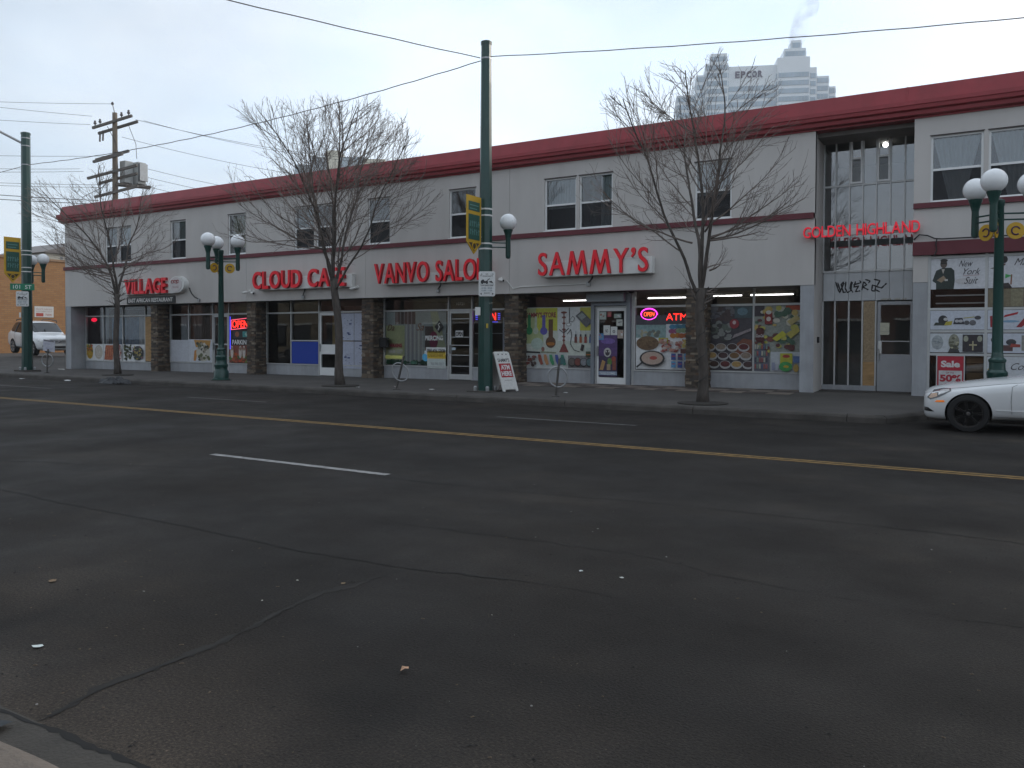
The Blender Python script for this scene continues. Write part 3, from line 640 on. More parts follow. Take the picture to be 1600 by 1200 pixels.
for i, (a, b) in enumerate(zip(lo, lo[1:])):
    if i < 3: pane(a + .02, b - .02, .36, 2.62, ENT, y=RB)
    else: box('plywood_panel', a + .02, b - .02, RB - .02, RB + .01, 1.0, 2.62, mat('osb_board', (.36, .27, .17), .9, .35, 30, .3, 40), ENT); box('plywood_panel', a + .02, b - .02, RB - .025, RB + .01, .36, .996, M_PLY, ENT)
sd = shop_door(-2.46, -1.54, mat('steel_grey_door', (.36, .37, .39), .45, .1, 2), .98, y=RB, zt=2.6, name='entrance_door', bars=(1.55,), stile=.08)
box('push_plate', -2.40, -2.32, RB - .06, RB - .033, 1.22, 1.55, M_WHITE, sd)
q = Print(.22, .32, (.55, .54, .42)).line([(.0, .25), (1, .25)], .006, (.2, .2, .18)); q.place('door_notice', -2.36, RB - .035, 1.72, sd)
wall_text('address_numbers', '10723  101 ST', -2.35, 2.635, .62, .045, RB - .035, mat('gold_paint', (.3, .22, .08), .5), ENT)
box('intercom_box', -3.815, -3.77, 22.35, 22.46, 1.5, 1.66, M_BLACK, BLD)
box('door_step', -3.8, -1.54, 22.6, RB + .1, -.1, wz(-2.5) + .02, M_WALK, BLD)
# ---- the shop right of the entrance
box('tile_pier', -1.515, -1.19, D + .012, 22.6, -.1, 3.0, M_TILE, BLD); wall_face('pier_head', -1.515, -1.19, 3.004, 3.655, [], D + .004, .3, M_STUCCO, BLD)
RS = empty('shopfront', (0 + 20, .1, 0), parent=BLD); yR = D + .10
cols = [-1.16, 0.045, 1.25, 2.45, 3.65, 4.85, 6.05, 7.25, 8.45, 9.65, 10.85, 12.0]
rows = [.36, 1.24, 1.80, 2.34, 3.60]
for x in cols: box('mullion', x - .03, x + .03, yR - .05, yR + .05, .36, 3.655, M_ALU, RS)
for a, b in zip(cols, cols[1:]):
    for z in rows: box('cross_bar', a + .03, b - .03, yR - .045, yR + .05, z - .03, z + .03, M_ALU, RS)
    for za, zb in zip(rows, rows[1:]): pane(a + .03, b - .03, za + .03, zb - .03, RS, y=yR)
    box('stall_riser', a + .001, b - .001, yR - .03, yR + .05, -.1, .328, M_TILE, RS)
box('louvre_blade', -1.02, 0.012, yR + .10, yR + .13, 2.66, 2.69, M_ALU, RS); box('louvre_blade', -1.02, 0.012, yR + .10, yR + .13, 2.47, 2.50, M_ALU, RS)
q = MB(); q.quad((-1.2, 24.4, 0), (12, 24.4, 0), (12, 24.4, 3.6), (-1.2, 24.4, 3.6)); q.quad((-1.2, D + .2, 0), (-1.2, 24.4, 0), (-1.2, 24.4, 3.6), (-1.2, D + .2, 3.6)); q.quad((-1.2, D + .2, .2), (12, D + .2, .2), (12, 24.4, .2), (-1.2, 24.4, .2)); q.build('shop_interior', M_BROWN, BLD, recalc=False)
for i, z in enumerate((.42, .62, .83, 1.03)): box('display_board', -.35, .0, yR + .18, yR + .2, z, z + .185, mat('display_wood', (.32, .20, .10), .7, .25, 3, stretch=(1, 1, 6)), RS)
# ---- small wall fittings: conduits, junction boxes, cameras, sign feeds
def wall_cam(X, Z, aim, label):
    c_ = tag(empty('security_camera', (X, D, Z)), label, 'camera', 'security cameras on the fascia')
    MB().tube([(X, D, Z), (X, D - .05, Z)], .06, 12).build('mount', M_WHITE, c_); MB().tube([(X, D - .05, Z), (X + aim * .03, D - .12, Z - .03)], .02, 8).build('arm', M_WHITE, c_)
    MB().tube([(X + aim * .0, D - .13, Z - .03), (X + aim * .20, D - .20, Z - .07)], .045, 12).build('housing', M_WHITE, c_); MB().tube([(X + aim * .20, D - .20, Z - .07), (X + aim * .21, D - .204, Z - .072)], .036, 12).build('lens', M_BLACK, c_)
wall_cam(-25.12, 3.42, -1, 'white bullet camera left of CLOUD CAFE, above the second stone pillar'); wall_cam(-24.93, 3.38, 1, 'second white bullet camera beside its twin left of CLOUD CAFE')
wall_cam(-19.50, 3.42, -1, 'white bullet camera on the fascia between CLOUD CAFE and VANVO SALON'); wall_cam(-13.42, 3.5, 1, 'white round camera right of VANVO SALON behind the tall pole')
def feed(X, Z, dx, dz, label):
    c_ = tag(empty('sign_power_feed', (X, D, Z)), label, 'conduit', 'sign power feeds')
    box('junction_box', X - .06, X + .06, D - .08, D - .002, Z - .06, Z + .06, M_STEEL, c_, bevel=.008)
    pts = [(X, D - .05, Z + .04)] + [(X + dx * (math.sin(t * 1.6)) , D - .1 - .05 * t, Z + dz * t) for t in (.25, .5, .75, 1.0)]
    MB().tube(pts, .025, 8).build('conduit', M_CABLE, c_)
feed(-22.19, 3.12, .2, .36, 'black conduit loop and box under the CLOUD CAFE sign'); feed(-15.9, 3.19, .2, .28, 'black conduit loop and box under the VANVO SALON sign'); feed(-10.3, 3.24, .2, .28, 'black conduit and grey box under the SAMMY\'S sign'); feed(-28.2, 3.13, -.45, .52, 'black conduit and box right of the VILLAGE sign')
c_ = tag(MB().tube([(-13.2, D - .02, 3.45), (-12.95, D - .02, 3.17), (-12.7, D - .02, 3.22), (-10.38, D - .02, 3.25)], .014, 6).build('wall_conduit', M_WHITE), 'thin pale conduit running along the fascia left of the SAMMY\'S junction box', 'conduit')
c_ = tag(MB().tube([(-1.5, D - .04, 4.05), (-1.38, D - .09, 4.16), (-1.2, D - .09, 4.13), (-1.05, D - .09, 4.05), (-.9, D - .09, 4.03), (3, D - .09, 4.03)], .016, 6).build('wall_cable', M_CABLE), 'black cable draped along the top of the maroon band at the right', 'cable')
c_ = tag(MB().tube([(-1.0, D - .09, 4.04), (-1.02, D - .12, 3.9), (-1.0, D - .10, 3.75), (-1.06, D - .1, 3.62)], .014, 6).build('hanging_cable', M_CABLE), 'short black cable hanging over the maroon band above the suit poster', 'cable')
b_ = tag(empty('mailbox', (-18.86, 22.4, 1.25)), 'black metal mailbox on the side of the pillar left of the salon window', 'mailbox')
box('box_body', -18.87, -18.55, 22.32, 22.50, 1.24, 1.52, M_BLACK, b_, bevel=.02); MB().prism([(22.30, 1.52), (22.52, 1.52), (22.51, 1.57), (22.40, 1.60)], 'x', -18.88, -18.54).build('lid', M_BLACK, b_)

# ================================================================== shop signs
def letter_sign(name, word, X0, X1, Zb, H, y, label, bold=.035, depth=.12, mface=None, heights=None, gap=.16, race=None, rise=None):
    """channel letters, each letter a part; race = (x0, x1, z0, z1) of the white raceway box"""
    s = tag(empty(name, (X0, D, Zb)), label, 'sign', 'red channel letter signs')
    if race: box('raceway', race[0], race[1], y + depth + .002, D - .005, race[2], race[3], M_WHITE, s, bevel=.012)
    adv = 0; items = []
    for ch in word:
        if ch == ' ': adv += .40; continue
        v, f = text_geo(ch, bold, .05); w = max(p[0] for p in v) - min(p[0] for p in v); hgt = max(p[1] for p in v) - min(p[1] for p in v)
        items.append((ch, adv, w, hgt)); adv += w + gap * .5
    k = (X1 - X0) / (adv - gap * .5)
    for ch, a, w, hh in items:
        hz = H; zb = Zb
        if ch == "'": hz = H * .40; zb = Zb + H * .60; w *= 1.0
        o = MB().add(text_mb(ch, w * k, hz, bold, .05, 0, depth), on_wall(X0 + a * k, y + depth, zb)).build('letter', [mface or M_REDL, M_REDS], s, recalc=False)
        for p in o.data.polygons:
            if abs(p.normal.y) < .5: p.material_index = 1
    return s
yS = D - .34
sv = letter_sign('shop_sign', 'VILLAGE', -32.86, -29.95, 3.46, .66, yS, 'red VILLAGE channel letters with round white emblem over the restaurant', race=(-33.1, -29.55, 3.44, 3.98), bold=.03, gap=.12)
pr = [(-29.88 + .50 * (1 + math.cos(t)) , 3.81 + .35 * math.sin(t)) for t in [2 * math.pi * i / 28 for i in range(28)]]
MB().prism(pr, 'y', yS + .10, D - .004).build('logo_panel', M_WHITE, sv, smooth=True, sharp=30)
MB().prism([(-29.40 + .38 * math.cos(t), 3.81 + .31 * math.sin(t)) for t in [2 * math.pi * i / 28 for i in range(28)]], 'y', yS + .085, yS + .099).build('logo_disc', mat('logo_pink', (.62, .58, .58), .5), sv)
q = MB()
for k in range(3): q.add(Print(.22, .2, (0, 0, 0)).mb()[0] if False else MB().tube([(-29.62 + .17 * k + .07 * math.cos(t), yS + .08, 3.93 + .06 * math.sin(t)) for t in [i * .5 for i in range(9)]], .016, 6))
q.tube([(-29.66, yS + .08, 3.86), (-29.5, yS + .08, 3.90), (-29.36, yS + .08, 3.85), (-29.2, yS + .08, 3.9)], .012, 6)
q.build('logo_mark', mat('logo_dark_red', (.30, .02, .02), .5), sv, recalc=False)
wall_text('logo_lettering', 'VILLAGE', -29.62, 3.66, .40, .08, yS + .083, flat((.25, .05, .05)), sv)
es = tag(empty('restaurant_board', (-33.05, D, 3.02)), 'black board reading EAST AFRICAN RESTAURANT under the VILLAGE sign', 'sign')
box('board', -33.1, -29.75, D - .05, D - .003, 3.04, 3.36, mat('black_board', (.012, .012, .013), .4), es, bevel=.006); wall_text('lettering', 'EAST AFRICAN RESTAURANT', -32.98, 3.11, 3.1, .18, D - .053, flat((.75, .75, .73)), es, bold=.035)
letter_sign('shop_sign', 'CLOUD CAFE', -24.64, -19.84, 3.46, .68, yS, 'red CLOUD CAFE channel letters behind the middle tree', race=(-24.45, -19.6, 3.42, 3.90), bold=.022, gap=.14)
letter_sign('shop_sign', 'VANVO SALON', -18.46, -13.72, 3.48, .70, yS, 'red VANVO SALON channel letters, last letter behind the tall pole', race=(-18.15, -13.85, 3.44, 3.80), bold=.012, gap=.14)
letter_sign('shop_sign', "SAMMY'S", -11.88, -8.29, 3.52, .71, yS, "red SAMMY'S channel letters above the corner store", race=(-11.8, -8.2, 3.48, 3.96), bold=.008, gap=.20, depth=.08)
sg = letter_sign('building_sign', 'GOLDEN HIGHLAND', -4.08, -1.36, 4.22, .29, D - .18, 'glowing red GOLDEN HIGHLAND letters spanning the entrance recess', bold=.012, depth=.07, gap=.13, mface=mat('lit_red_face', (.7, .02, .04), .4, emit=.28, ecol=(1, .02, .05)))
box('raceway', -3.95, -1.40, D - .105, D - .03, 4.25, 4.42, M_WHITE, sg, bevel=.01)

# ================================================================== neon and window signs
def neon_word(name, t, X, Z, w, h, Y, m, parent): return MB().add(text_mb(t, w, h, .0, .05, 0, .02), on_wall(X, Y, Z)).build(name, m, parent, recalc=False)
N_RED = glow('neon_red', (1.0, .03, .02), 2.2); N_PINK = glow('neon_pink', (1.0, .05, .75), 2.6); N_BLUE = glow('neon_blue', (.08, .08, 1.0), 1.4); N_OR = glow('neon_orange', (1.0, .12, .03), 2.0)
s = tag(empty('neon_sign', (-37.1, G + .1, 2.3)), 'small oval red neon sign in the leftmost restaurant window', 'neon sign')
MB().add(MB().sphere((0, 0, 0), .13), lambda p: (-37.08 + p[0] * 1.9, G + .12 + p[1] * .15, 2.40 + p[2] * .75)).build('lamp', glow('red_blob', (1, .01, .06), 1.0), s, smooth=True)
s = tag(empty('neon_sign', (-26.6, G - .05, 1.9)), 'red neon OPEN sign with blue border beside the restaurant door', 'neon sign')
box('backing', -27.18, -25.45, G - .06, G - .045, 1.05, 2.48, M_BLACK, s)
neon_word('letters', 'OPEN', -27.0, 1.98, .95, .30, G - .07, N_RED, s)
MB().tube([(-27.06, G - .08, 1.9), (-26.0, G - .08, 1.98), (-26.0, G - .08, 2.38), (-27.06, G - .08, 2.30), (-27.06, G - .08, 1.9)], .014, 6).build('border', glow('neon_rose', (1, .12, .2), 1.3), s)
MB().tube([(-27.14, G - .07, 1.08), (-27.14, G - .07, 2.45)], .016, 6).build('blue_tube', N_BLUE, s)
wall_text('parking_lettering', 'PARKING AT', -27.02, 1.28, 1.45, .20, G - .064, flat((.7, .7, .7)), s, bold=.03)
q = Print(1.4, .3, (.03, .03, .03)).ell(.16, .5, .09, .38, (.30, .10, .05)).rect(.40, .12, .98, .88, (.05, .28, .28)).ell(.6, .5, .10, .28, (.30, .5, .45)); q.place('card_decals', -26.95, G - .062, 1.56, s)
s = tag(empty('neon_sign', (-14.2, G + .08, 2.2)), 'red and blue OPEN sign in the salon window, half behind the tall pole', 'neon sign')
box('backing', -14.98 + .03, -13.95, G + .085, G + .10, 2.10, 2.52, M_BLACK, s); neon_word('letters', 'OPEN', -14.78, 2.19, .66, .26, G + .07, N_RED, s)
for x in (-14.90, -14.0):
    for z in (2.22, 2.28, 2.34, 2.40): box('side_dash', x - .04, x + .04, G + .06, G + .08, z, z + .018, N_BLUE, s)
box('base_bar', -14.75, -14.05, G + .06, G + .08, 2.13, 2.145, N_BLUE, s)
s = tag(empty('neon_sign', (-8.66, G - .03, 2.3)), 'pink oval neon sign reading OPEN in the corner store window', 'neon sign')
MB().tube([(-8.64 + .25 * math.cos(t), G - .05, 2.33 + .165 * math.sin(t)) for t in [2 * math.pi * i / 32 for i in range(33)]], .017, 8).build('ring', N_PINK, s, smooth=True)
neon_word('letters', 'OPEN', -8.80, 2.26, .33, .13, G - .05, N_OR, s)
q = MB(); box('backing', -8.85, -8.43, G - .035, G - .028, 2.20, 2.46, mat('neon_backing', (.05, .01, .03), .5), s); box('lower_lamp_box', -8.76, -8.5, G - .05, G - .03, 1.92, 2.14, glow('dim_red', (.35, .0, .02), .25), s)
s = tag(empty('neon_sign', (-7.8, G - .03, 2.2)), 'red LED sign reading ATM in the corner store window', 'neon sign')
box('backing', -8.16, -7.40, G - .035, G - .02, 2.10, 2.40, M_BLACK, s); neon_word('letters', 'ATM', -8.10, 2.14, .64, .20, G - .045, N_RED, s)
# lit tubes inside the corner store, and the stair-hall lamp
for i, (xa, xb, z) in enumerate(((-11.95, -10.98, 2.80), (-9.0, -7.75, 2.82), (-6.95, -6.1, 2.84), (-5.85, -4.65, 2.84))):
    t_ = tag(empty('fluorescent_light', ((xa + xb) / 2, 23.45, z)), 'lit fluorescent tube behind the store transom, ' + ('left of the store door', 'right of the store door', 'behind the right tree', 'rightmost')[i], 'light', 'fluorescent tubes in the corner store')
    MB().tube([(xa, 23.45, z + .03), (xb, 23.45, z + .03)], .015, 8).build('tube', glow('tube_light', (1, .97, .95), 5.0), t_); box('batten', xa - .03, xb + .03, 23.40, 23.50, z + .06, z + .11, M_WHITE, t_)
t_ = tag(empty('ceiling_lamp', (-2.33, 23.55, 6.9)), 'small lit bulb high behind the entrance glass', 'lamp'); MB().sphere((-2.33, 23.55, 6.83), .07).build('bulb', glow('bulb_light', (1, .95, .85), 9.0), t_, smooth=True); box('rose', -2.39, -2.27, 23.49, 23.61, 6.91, 6.98, M_WHITE, t_)

# ================================================================== posters and window prints
W_, K_ = (.70, .71, .72), (.03, .03, .035)
def poster(pr, X, Y, Z, label, cat='poster', name='window_poster', group=None): return tag(pr.place(name, X, Y, Z), label, cat, group)
rnd = random.Random(3)
YP = G - .052
def bits(p, n, x0, y0, x1, y1, cols, r0, r1):
    for _ in range(n):
        x, y, r_ = rnd.uniform(x0, x1), rnd.uniform(y0, y1), rnd.uniform(r0, r1)
        p.ell(x, y, r_ / p.w, r_ * rnd.uniform(.5, 1) / p.h, rnd.choice(cols), 7, rnd.random() * 6)
    return p
food = [(.45, .08, .03), (.55, .25, .03), (.10, .16, .03), (.5, .4, .08), (.25, .07, .03), (.06, .10, .03)]
zs = sill_z(-35) + .05; hP = .78
p = Print(.62, hP, W_); p.ell(.45, .52, .43, .44, (.5, .3, .04)); bits(p, 40, .12, .55, .8, .95, food, .03, .08); bits(p, 20, .15, .15, .8, .5, [(.6, .42, .05), (.5, .3, .03)], .03, .07)
poster(p, -37.44, YP, zs, 'fruit and curry plate poster at the left end of the restaurant window')
p = Print(.74, hP, W_); p.ell(.5, .5, .44, .44, (.55, .52, .46))
for k in range(6): p.ell(.5 + .02 * k, .52, .38 - .055 * k, .40 - .06 * k, (.40, .36, .30) if k % 2 == 0 else (.62, .58, .52))
poster(p, -36.82, YP, zs, 'poster of a rolled pale flatbread swirl in the restaurant window')
p = Print(1.42, hP, W_)
for k in range(8): p.poly([(.02 + .06 * k, .05), (.09 + .06 * k, .05), (.17 + .06 * k, .92), (.10 + .06 * k, .95)], [(.32, .07, .03), (.45, .14, .06)][k % 2]); bits(p, 5, .05 + .06 * k, .1, .14 + .06 * k, .9, [(.6, .3, .15), (.2, .03, .02)], .015, .04)
bits(p, 70, .62, .08, .98, .95, [(.35, .04, .04), (.5, .3, .25), (.25, .03, .05), (.55, .45, .4)], .03, .07)
poster(p, -36.03, YP, zs, 'poster of red grilled skewers behind the left tree trunk')
p = Print(1.6, hP, W_); bits(p, 60, .06, .08, .40, .95, [(.03, .05, .02), (.08, .09, .03), (.05, .04, .02), (.02, .03, .01)], .04, .09); p.ell(.72, .5, .26, .42, (.04, .04, .05)); bits(p, 50, .5, .15, .94, .9, [(.10, .14, .04), (.5, .48, .4), (.25, .1, .12), (.03, .05, .03), (.4, .3, .08)], .03, .08)
poster(p, -34.52, YP, zs, 'poster of dark greens and salad plates right of the left tree')
box_ = tag(box('window_board', -32.86, -31.7, YP - .0, YP + .02, sill_z(-32) + .05, 2.5, M_PLY), 'tan plywood board behind glass beside the first stone pillar', 'board')
zs = sill_z(-28.5) + .05
poster(Print(1.25, .95, (.50, .52, .57)), -31.08 + .03, YP, zs, 'blank frosted white panel at the foot of the second restaurant window', 'panel')
p = Print(1.5, .98, (.55, .57, .62)); p.poly([(.22, .98), (.95, .96), (.9, .62), (.3, .66)], (.45, .24, .06)); p.poly([(.2, .05), (.3, .05), (.42, .6), (.24, .5)], (.5, .22, .05)); p.ell(.62, .42, .30, .40, (.52, .50, .44)); bits(p, 40, .38, .08, .88, .85, [(.05, .05, .04), (.6, .58, .52), (.3, .28, .22), (.12, .13, .06)], .04, .11)
poster(p, -29.81, YP, zs, 'poster of a wrapped sandwich in the window left of the restaurant door')
p = Print(1.7, .72, (.22, .06, .04)); bits(p, 60, .02, .02, .98, .55, food + [(.4, .1, .05)], .05, .12)
for k in (.12, .42, .55, .86): p.ell(k, .62, .055, .36, (.55, .48, .44)); p.ell(k, .80, .04, .10, (.30, .18, .12))
poster(p, -27.20, G - .064, sill_z(-26) + .05, 'reddish poster of tall drinks under the PARKING lettering')
# restaurant curtains
def drape(x0, x1, z0, z1, y, m, label, per=.16, amp=.03, grp='shop window curtains'):
    c_ = MB(); k = int((x1 - x0) / .03); 
    for i in range(k):
        a, b = x0 + (x1 - x0) * i / k, x0 + (x1 - x0) * (i + 1) / k
        f_ = lambda x: y + amp * math.sin(2 * math.pi * x / per) + .012 * math.sin(x * 21)
        c_.quad((a, f_(a), z0), (b, f_(b), z0), (b, f_(b), z1), (a, f_(a), z1))
    tag(c_.build('curtain', m, smooth=True, recalc=False), label, 'curtain', grp)
M_CB = mat('blue_curtain', (.16, .26, .40), .9, .3, 4); M_CW = mat('grey_curtain', (.45, .48, .52), .9, .15, 4); M_CT = mat('taupe_curtain', (.24, .19, .175), .9, .15, 5, stretch=(6, 1, .5)); M_CP = mat('lilac_curtain', (.55, .58, .66), .9, .12, 4)
drape(-36.62, -36.1, .5, 2.95, G + .22, M_CW, 'pale grey curtain in the leftmost restaurant window'); drape(-35.9, -33.2, .5, 2.5, G + .3, M_CB, 'blue curtain behind the left tree trunk'); drape(-33.75, -33.0, .5, 2.5, G + .22, M_CW, 'pale curtain beside the plywood board')
drape(-30.7, -30.2, .5, 2.5, G + .2, M_CW, 'narrow grey curtain right of the first stone pillar'); drape(-29.8, -28.3, .5, 2.98, G + .2, M_CT, 'taupe curtain left of the restaurant door'); drape(-28.2, -27.3, .3, 2.98, G + .25, M_CT, 'taupe curtain behind the restaurant door')
# cafe
tag(box('blue_panel', -23.57, -22.15, YP, YP + .02, sill_z(-23) + .06, 1.42, mat('blue_sheet', (.006, .045, .36), .5)), 'plain bright blue panel in the cafe window', 'panel')
tag(box('window_rail', -23.59, -22.14, G - .06, G - .0525, 1.44, 1.485, M_ALU), 'pale rail across the cafe window above the blue panel', 'rail')
for k, (xa, xb) in enumerate(((-21.06, -20.32), (-20.30, -19.42))):
    for j, (za, zb) in enumerate(((.42, 1.44), (1.48, 2.50))):
        p = Print(xb - xa, zb - za, (.44, .47, .58))
        for _ in range(16):
            x, y = rnd.uniform(.05, .85), rnd.uniform(.05, .92); p.rect(x, y, x + rnd.uniform(.03, .14), y + rnd.uniform(.006, .03), rnd.choice([(.18, .2, .32), (.28, .3, .4), (.10, .12, .22)]))
        for _ in range(3):
            x, y = rnd.uniform(.05, .75), rnd.uniform(.1, .88); p.rect(x, y, x + .18, y + .05, (.05, .07, .20))
        p.line([(.5, .08), (.5, .55), (.9, .55)], .006, (.25, .27, .36))
        poster(p, xa, YP - .004 * 0, za, 'pale blue plan sheet papering the cafe window right of its door, %s %s' % (('lower', 'upper')[j], ('left', 'right')[k]), 'sheet', 'plan_sheet', 'plan sheets on the cafe window')
tag(box('interior_panel', -23.3, -22.2, 24.6, 24.7, 1.3, 2.5, mat('tan_interior_panel', (.42, .30, .13), .8, .2, 1)), 'tan panel inside the cafe seen through the glass', 'panel')
# salon
p = Print(2.70, 1.95, (0.442, 0.530, 0.552))
p.rect(0, 0, 1, 1, (0.530, 0.597, 0.597)); p.rect(.16, .74, .50, .98, (0.189, 0.133, 0.121)); p.rect(.0, .08, .32, .72, (0.751, 0.800, 0.442))
for k in range(9): p.rect(.34 + .034 * k, .06, .362 + .034 * k, .74, (.40, .45, .52) if k % 2 else (0.729, 0.800, 0.800))
p.rect(.66, .05, .9, .70, (0.177, 0.133, 0.121)); p.poly([(.74, .98), (.86, .98), (.99, .35), (.99, .05), (.90, .05)], (0.663, 0.707, 0.486)); p.ell(.8, .45, .07, .16, (0.354, 0.066, 0.133))
for k in range(5): p.rect(.18 + .062 * k, .74, .20 + .062 * k, .98, (0.398, 0.354, 0.354))
for k in range(40): x = rnd.uniform(.0, 1); p.ell(x, .035, .03, rnd.uniform(.02, .06), (.03, rnd.uniform(.09, .16), .07), 7)
p.rect(.0, .10, .32, .16, (0.751, 0.751, 0.221)); p.ell(.68, .14, .055, .075, (0.111, 0.486, 0.800)); p.rect(.66, .20, .70, .26, (0.663, 0.773, 0.800))
poster(p, -18.84, G + .035, sill_z(-17) + .08, 'salon window display of pale curtains, green sill plants and blue ornament', 'display', 'window_display')
def decal(t, X, Z, w, h, col, label, bold=.03, shear=0.0, Y=None): tag(wall_text('window_lettering', t, X, Z, w, h, Y or G - .006, flat(col), None, bold, 0, shear), label, 'lettering')
decal('PIERCING', -17.03, 1.50, .78, .17, (.7, .7, .7), 'white PIERCING lettering in the salon window'); decal('WAXING', -18.65, 1.24, .58, .14, (.28, .03, .05), 'dark red WAXING lettering in the salon window'); decal('HAIR CUT', -18.68, 1.02, .66, .14, (.55, .56, .5), 'pale HAIR CUT lettering in the salon window')
decal('Da', -18.75, 1.85, .33, .22, (.15, .07, .05), 'brown script letters Da high on the salon window', 0, .4); decal('Sa', -17.42, 1.85, .34, .26, (.20, .10, .06), 'brown script letters Sa high on the salon window', 0, .4)
p = Print(.42, .42, (.02, .02, .02)); p2 = MB(); 
dm = tag(empty('diamond_decal', (-16.42, G - .006, 1.98)), 'black diamond decal with pale figure in the salon window', 'decal')
q = MB(); q.v = [(-16.42 - .20, G - .006, 1.98), (-16.42, G - .006, 1.75), (-16.22, G - .006, 1.98), (-16.42, G - .006, 2.21)]; q.f = [(0, 1, 2, 3)]; q.m = [0]; q.build('diamond', flat((.015, .015, .015)), dm)
MB().tube([(-16.46, G - .012, 1.86), (-16.40, G - .012, 1.98), (-16.45, G - .012, 2.06), (-16.38, G - .012, 2.10)], .022, 6).build('figure', flat((.6, .6, .58)), dm)
p = Print(.86, .26, (.62, .63, .62)); p.text('780.426.5808', .05, .2, .9, .58, (.06, .06, .07), .03); poster(p, -16.95, G - .054, 1.13 - .13, 'white phone number sign in the salon window by the door', 'sign', 'phone_sign')
p = Print(.80, .62, (.50, .56, .54)); p.rect(.0, .55, 1, .95, (.60, .42, .04)); p.text('DESIGNER', .08, .64, .8, .2, (.25, .16, .02), .02); p.text('780 540 0597', .2, .18, .7, .16, (.3, .32, .34), .02); poster(p, -16.90, G - .054, .53 - .01, 'yellow and pale notice below the phone number in the salon window', 'sign', 'salon_notice')
p = Print(.34, .26, (.04, .04, .045)); p.rect(.04, .06, .96, .94, (.6, .6, .6)); p.text('OPEN', .08, .2, .84, .6, (.03, .03, .03), .05); poster(p, -15.70, G - .05, 1.60, 'small black and white OPEN sign on the salon door', 'sign', 'door_sign')
poster(Print(.16, .09, (.45, .55, .6)), -15.85, G - .052, 1.17, 'small pale sticker on the salon door bar', 'sticker', 'door_sticker'); decal('10721', -15.68, 2.72, .32, .10, (.45, .44, .4), 'street number 10721 above the salon door', .01)
drape(-14.0, -13.4, .6, 2.3, G + .3, M_CP, 'lilac curtain in the narrow salon window right of the tall pole'); drape(-14.95, -14.6, .6, 2.5, G + .3, mat('sage_curtain', (.28, .31, .25), .9), 'sage curtain just right of the salon door')
# corner store
p = Print(2.44, 1.92, (.52, .56, .50)); YL = (.50, .50, .06)
p.rect(.0, .40, .26, 1, (.38, .44, .22)); p.rect(.15, .62, .47, 1, YL); p.rect(.80, .62, 1, 1, (.46, .44, .07)); p.rect(.48, .45, .8, 1, (.60, .62, .62)); p.rect(0, .0, .62, .25, (.48, .51, .50)); p.rect(.63, 0, 1, .21, (.20, .19, .20))
p.text("SAMMY'S STORE", .0, .84, .45, .09, (.24, .03, .05), .035)
def flask(x, y, w, h, col): p.rect(x - w * .22, y + h * .3, x + w * .22, y + h, col); p.ell(x, y + h * .2, w * .5, h * .2, col)
flask(.05, .55, .10, .34, (.03, .20, .08)); flask(.27, .55, .11, .33, (.10, .09, .36)); flask(.15, .56, .08, .3, (.46, .52, .42)); flask(.375, .33, .15, .48, (.11, .055, .03))
p.ell(.375, .40, .06, .03, (.35, .14, .03))
p.ell(.17, .40, .09, .10, (.42, .52, .46)); p.line([(.0, .26), (.22, .25)], .06, (.04, .04, .04)); p.line([(.23, .26), (.46, .25)], .05, (.22, .24, .16)); p.ell(.26, .31, .025, .04, (.25, .12, .10))
# hookah
HB = (.20, .05, .045); p.poly([(.50, .26), (.64, .26), (.61, .34), (.585, .40), (.555, .40), (.53, .34)], HB); p.rect(.562, .40, .578, .94, HB)
for z, r_ in ((.92, .045), (.84, .03), (.74, .022), (.64, .028), (.52, .024), (.46, .02)): p.ell(.57, z, r_, .018, (.16, .05, .04))
p.line([(.5, .64), (.57, .58), (.64, .66)], .025, K_); p.line([(.62, .56), (.67, .64), (.685, .55), (.665, .40), (.72, .30), (.80, .27)], .022, K_)
p.rect(.645, .72, .655, 1, K_); p.ell(.64, .72, .04, .03, (.4, .4, .4)); p.ell(.64, .72, .025, .015, W_); p.line([(.66, .80), (.70, .86), (.73, .82), (.70, .76), (.66, .78)], .012, K_)
p.poly([(.74, .86), (.83, .95), (.985, .76), (.89, .67)], (.10, .10, .11)); p.poly([(.77, .86), (.83, .92), (.89, .85), (.83, .79)], (.26, .29, .28))
for k in range(4):
    x = .745 + .07 * k; c_ = [(.16, .05, .04), (.30, .10, .04), (.26, .05, .04), (.06, .10, .25)][k]; p.rect(x - .018, .42, x + .018, .52, c_); p.rect(x - .012, .52, x + .012, .56, K_); p.rect(x - .008, .56, x + .008, .62, (.45, .47, .48))
p.poly([(.81, .30), (.85, .28), (.87, .38), (.83, .40)], (.04, .03, .03)); p.rect(.89, .19, .97, .28, (.05, .06, .03)); p.rect(.90, .22, .96, .235, (.35, .10, .02)); p.rect(.89, .28, .97, .34, (.40, .46, .42))
for k, c_ in enumerate(((.30, .08, .05), (.45, .22, .10), (.05, .26, .12), (.06, .09, .30), (.04, .20, .14))): p.poly([(.19 + .085 * k, .22), (.23 + .085 * k, .22), (.27 + .085 * k, .06), (.235 + .085 * k, .04), (.20 + .085 * k, .12)], c_)
p.ell(.55, .12, .05, .06, (.05, .14, .14)); bits(p, 16, .02, .03, .16, .18, [(.05, .03, .03), (.20, .06, .05), (.12, .09, .08)], .04, .08)
for k, c_ in enumerate(((.12, .10, .09), (.16, .05, .04), (.20, .21, .23), (.09, .15, .16))): p.ell(.695 + .085 * k, .10, .055, .075, (.03, .03, .03)); p.ell(.695 + .085 * k, .105, .045, .06, c_)
poster(p, -12.88, YP, sill_z(-11.7) + .05, "collage poster with hookah and SAMMY'S STORE lettering left of the store door")
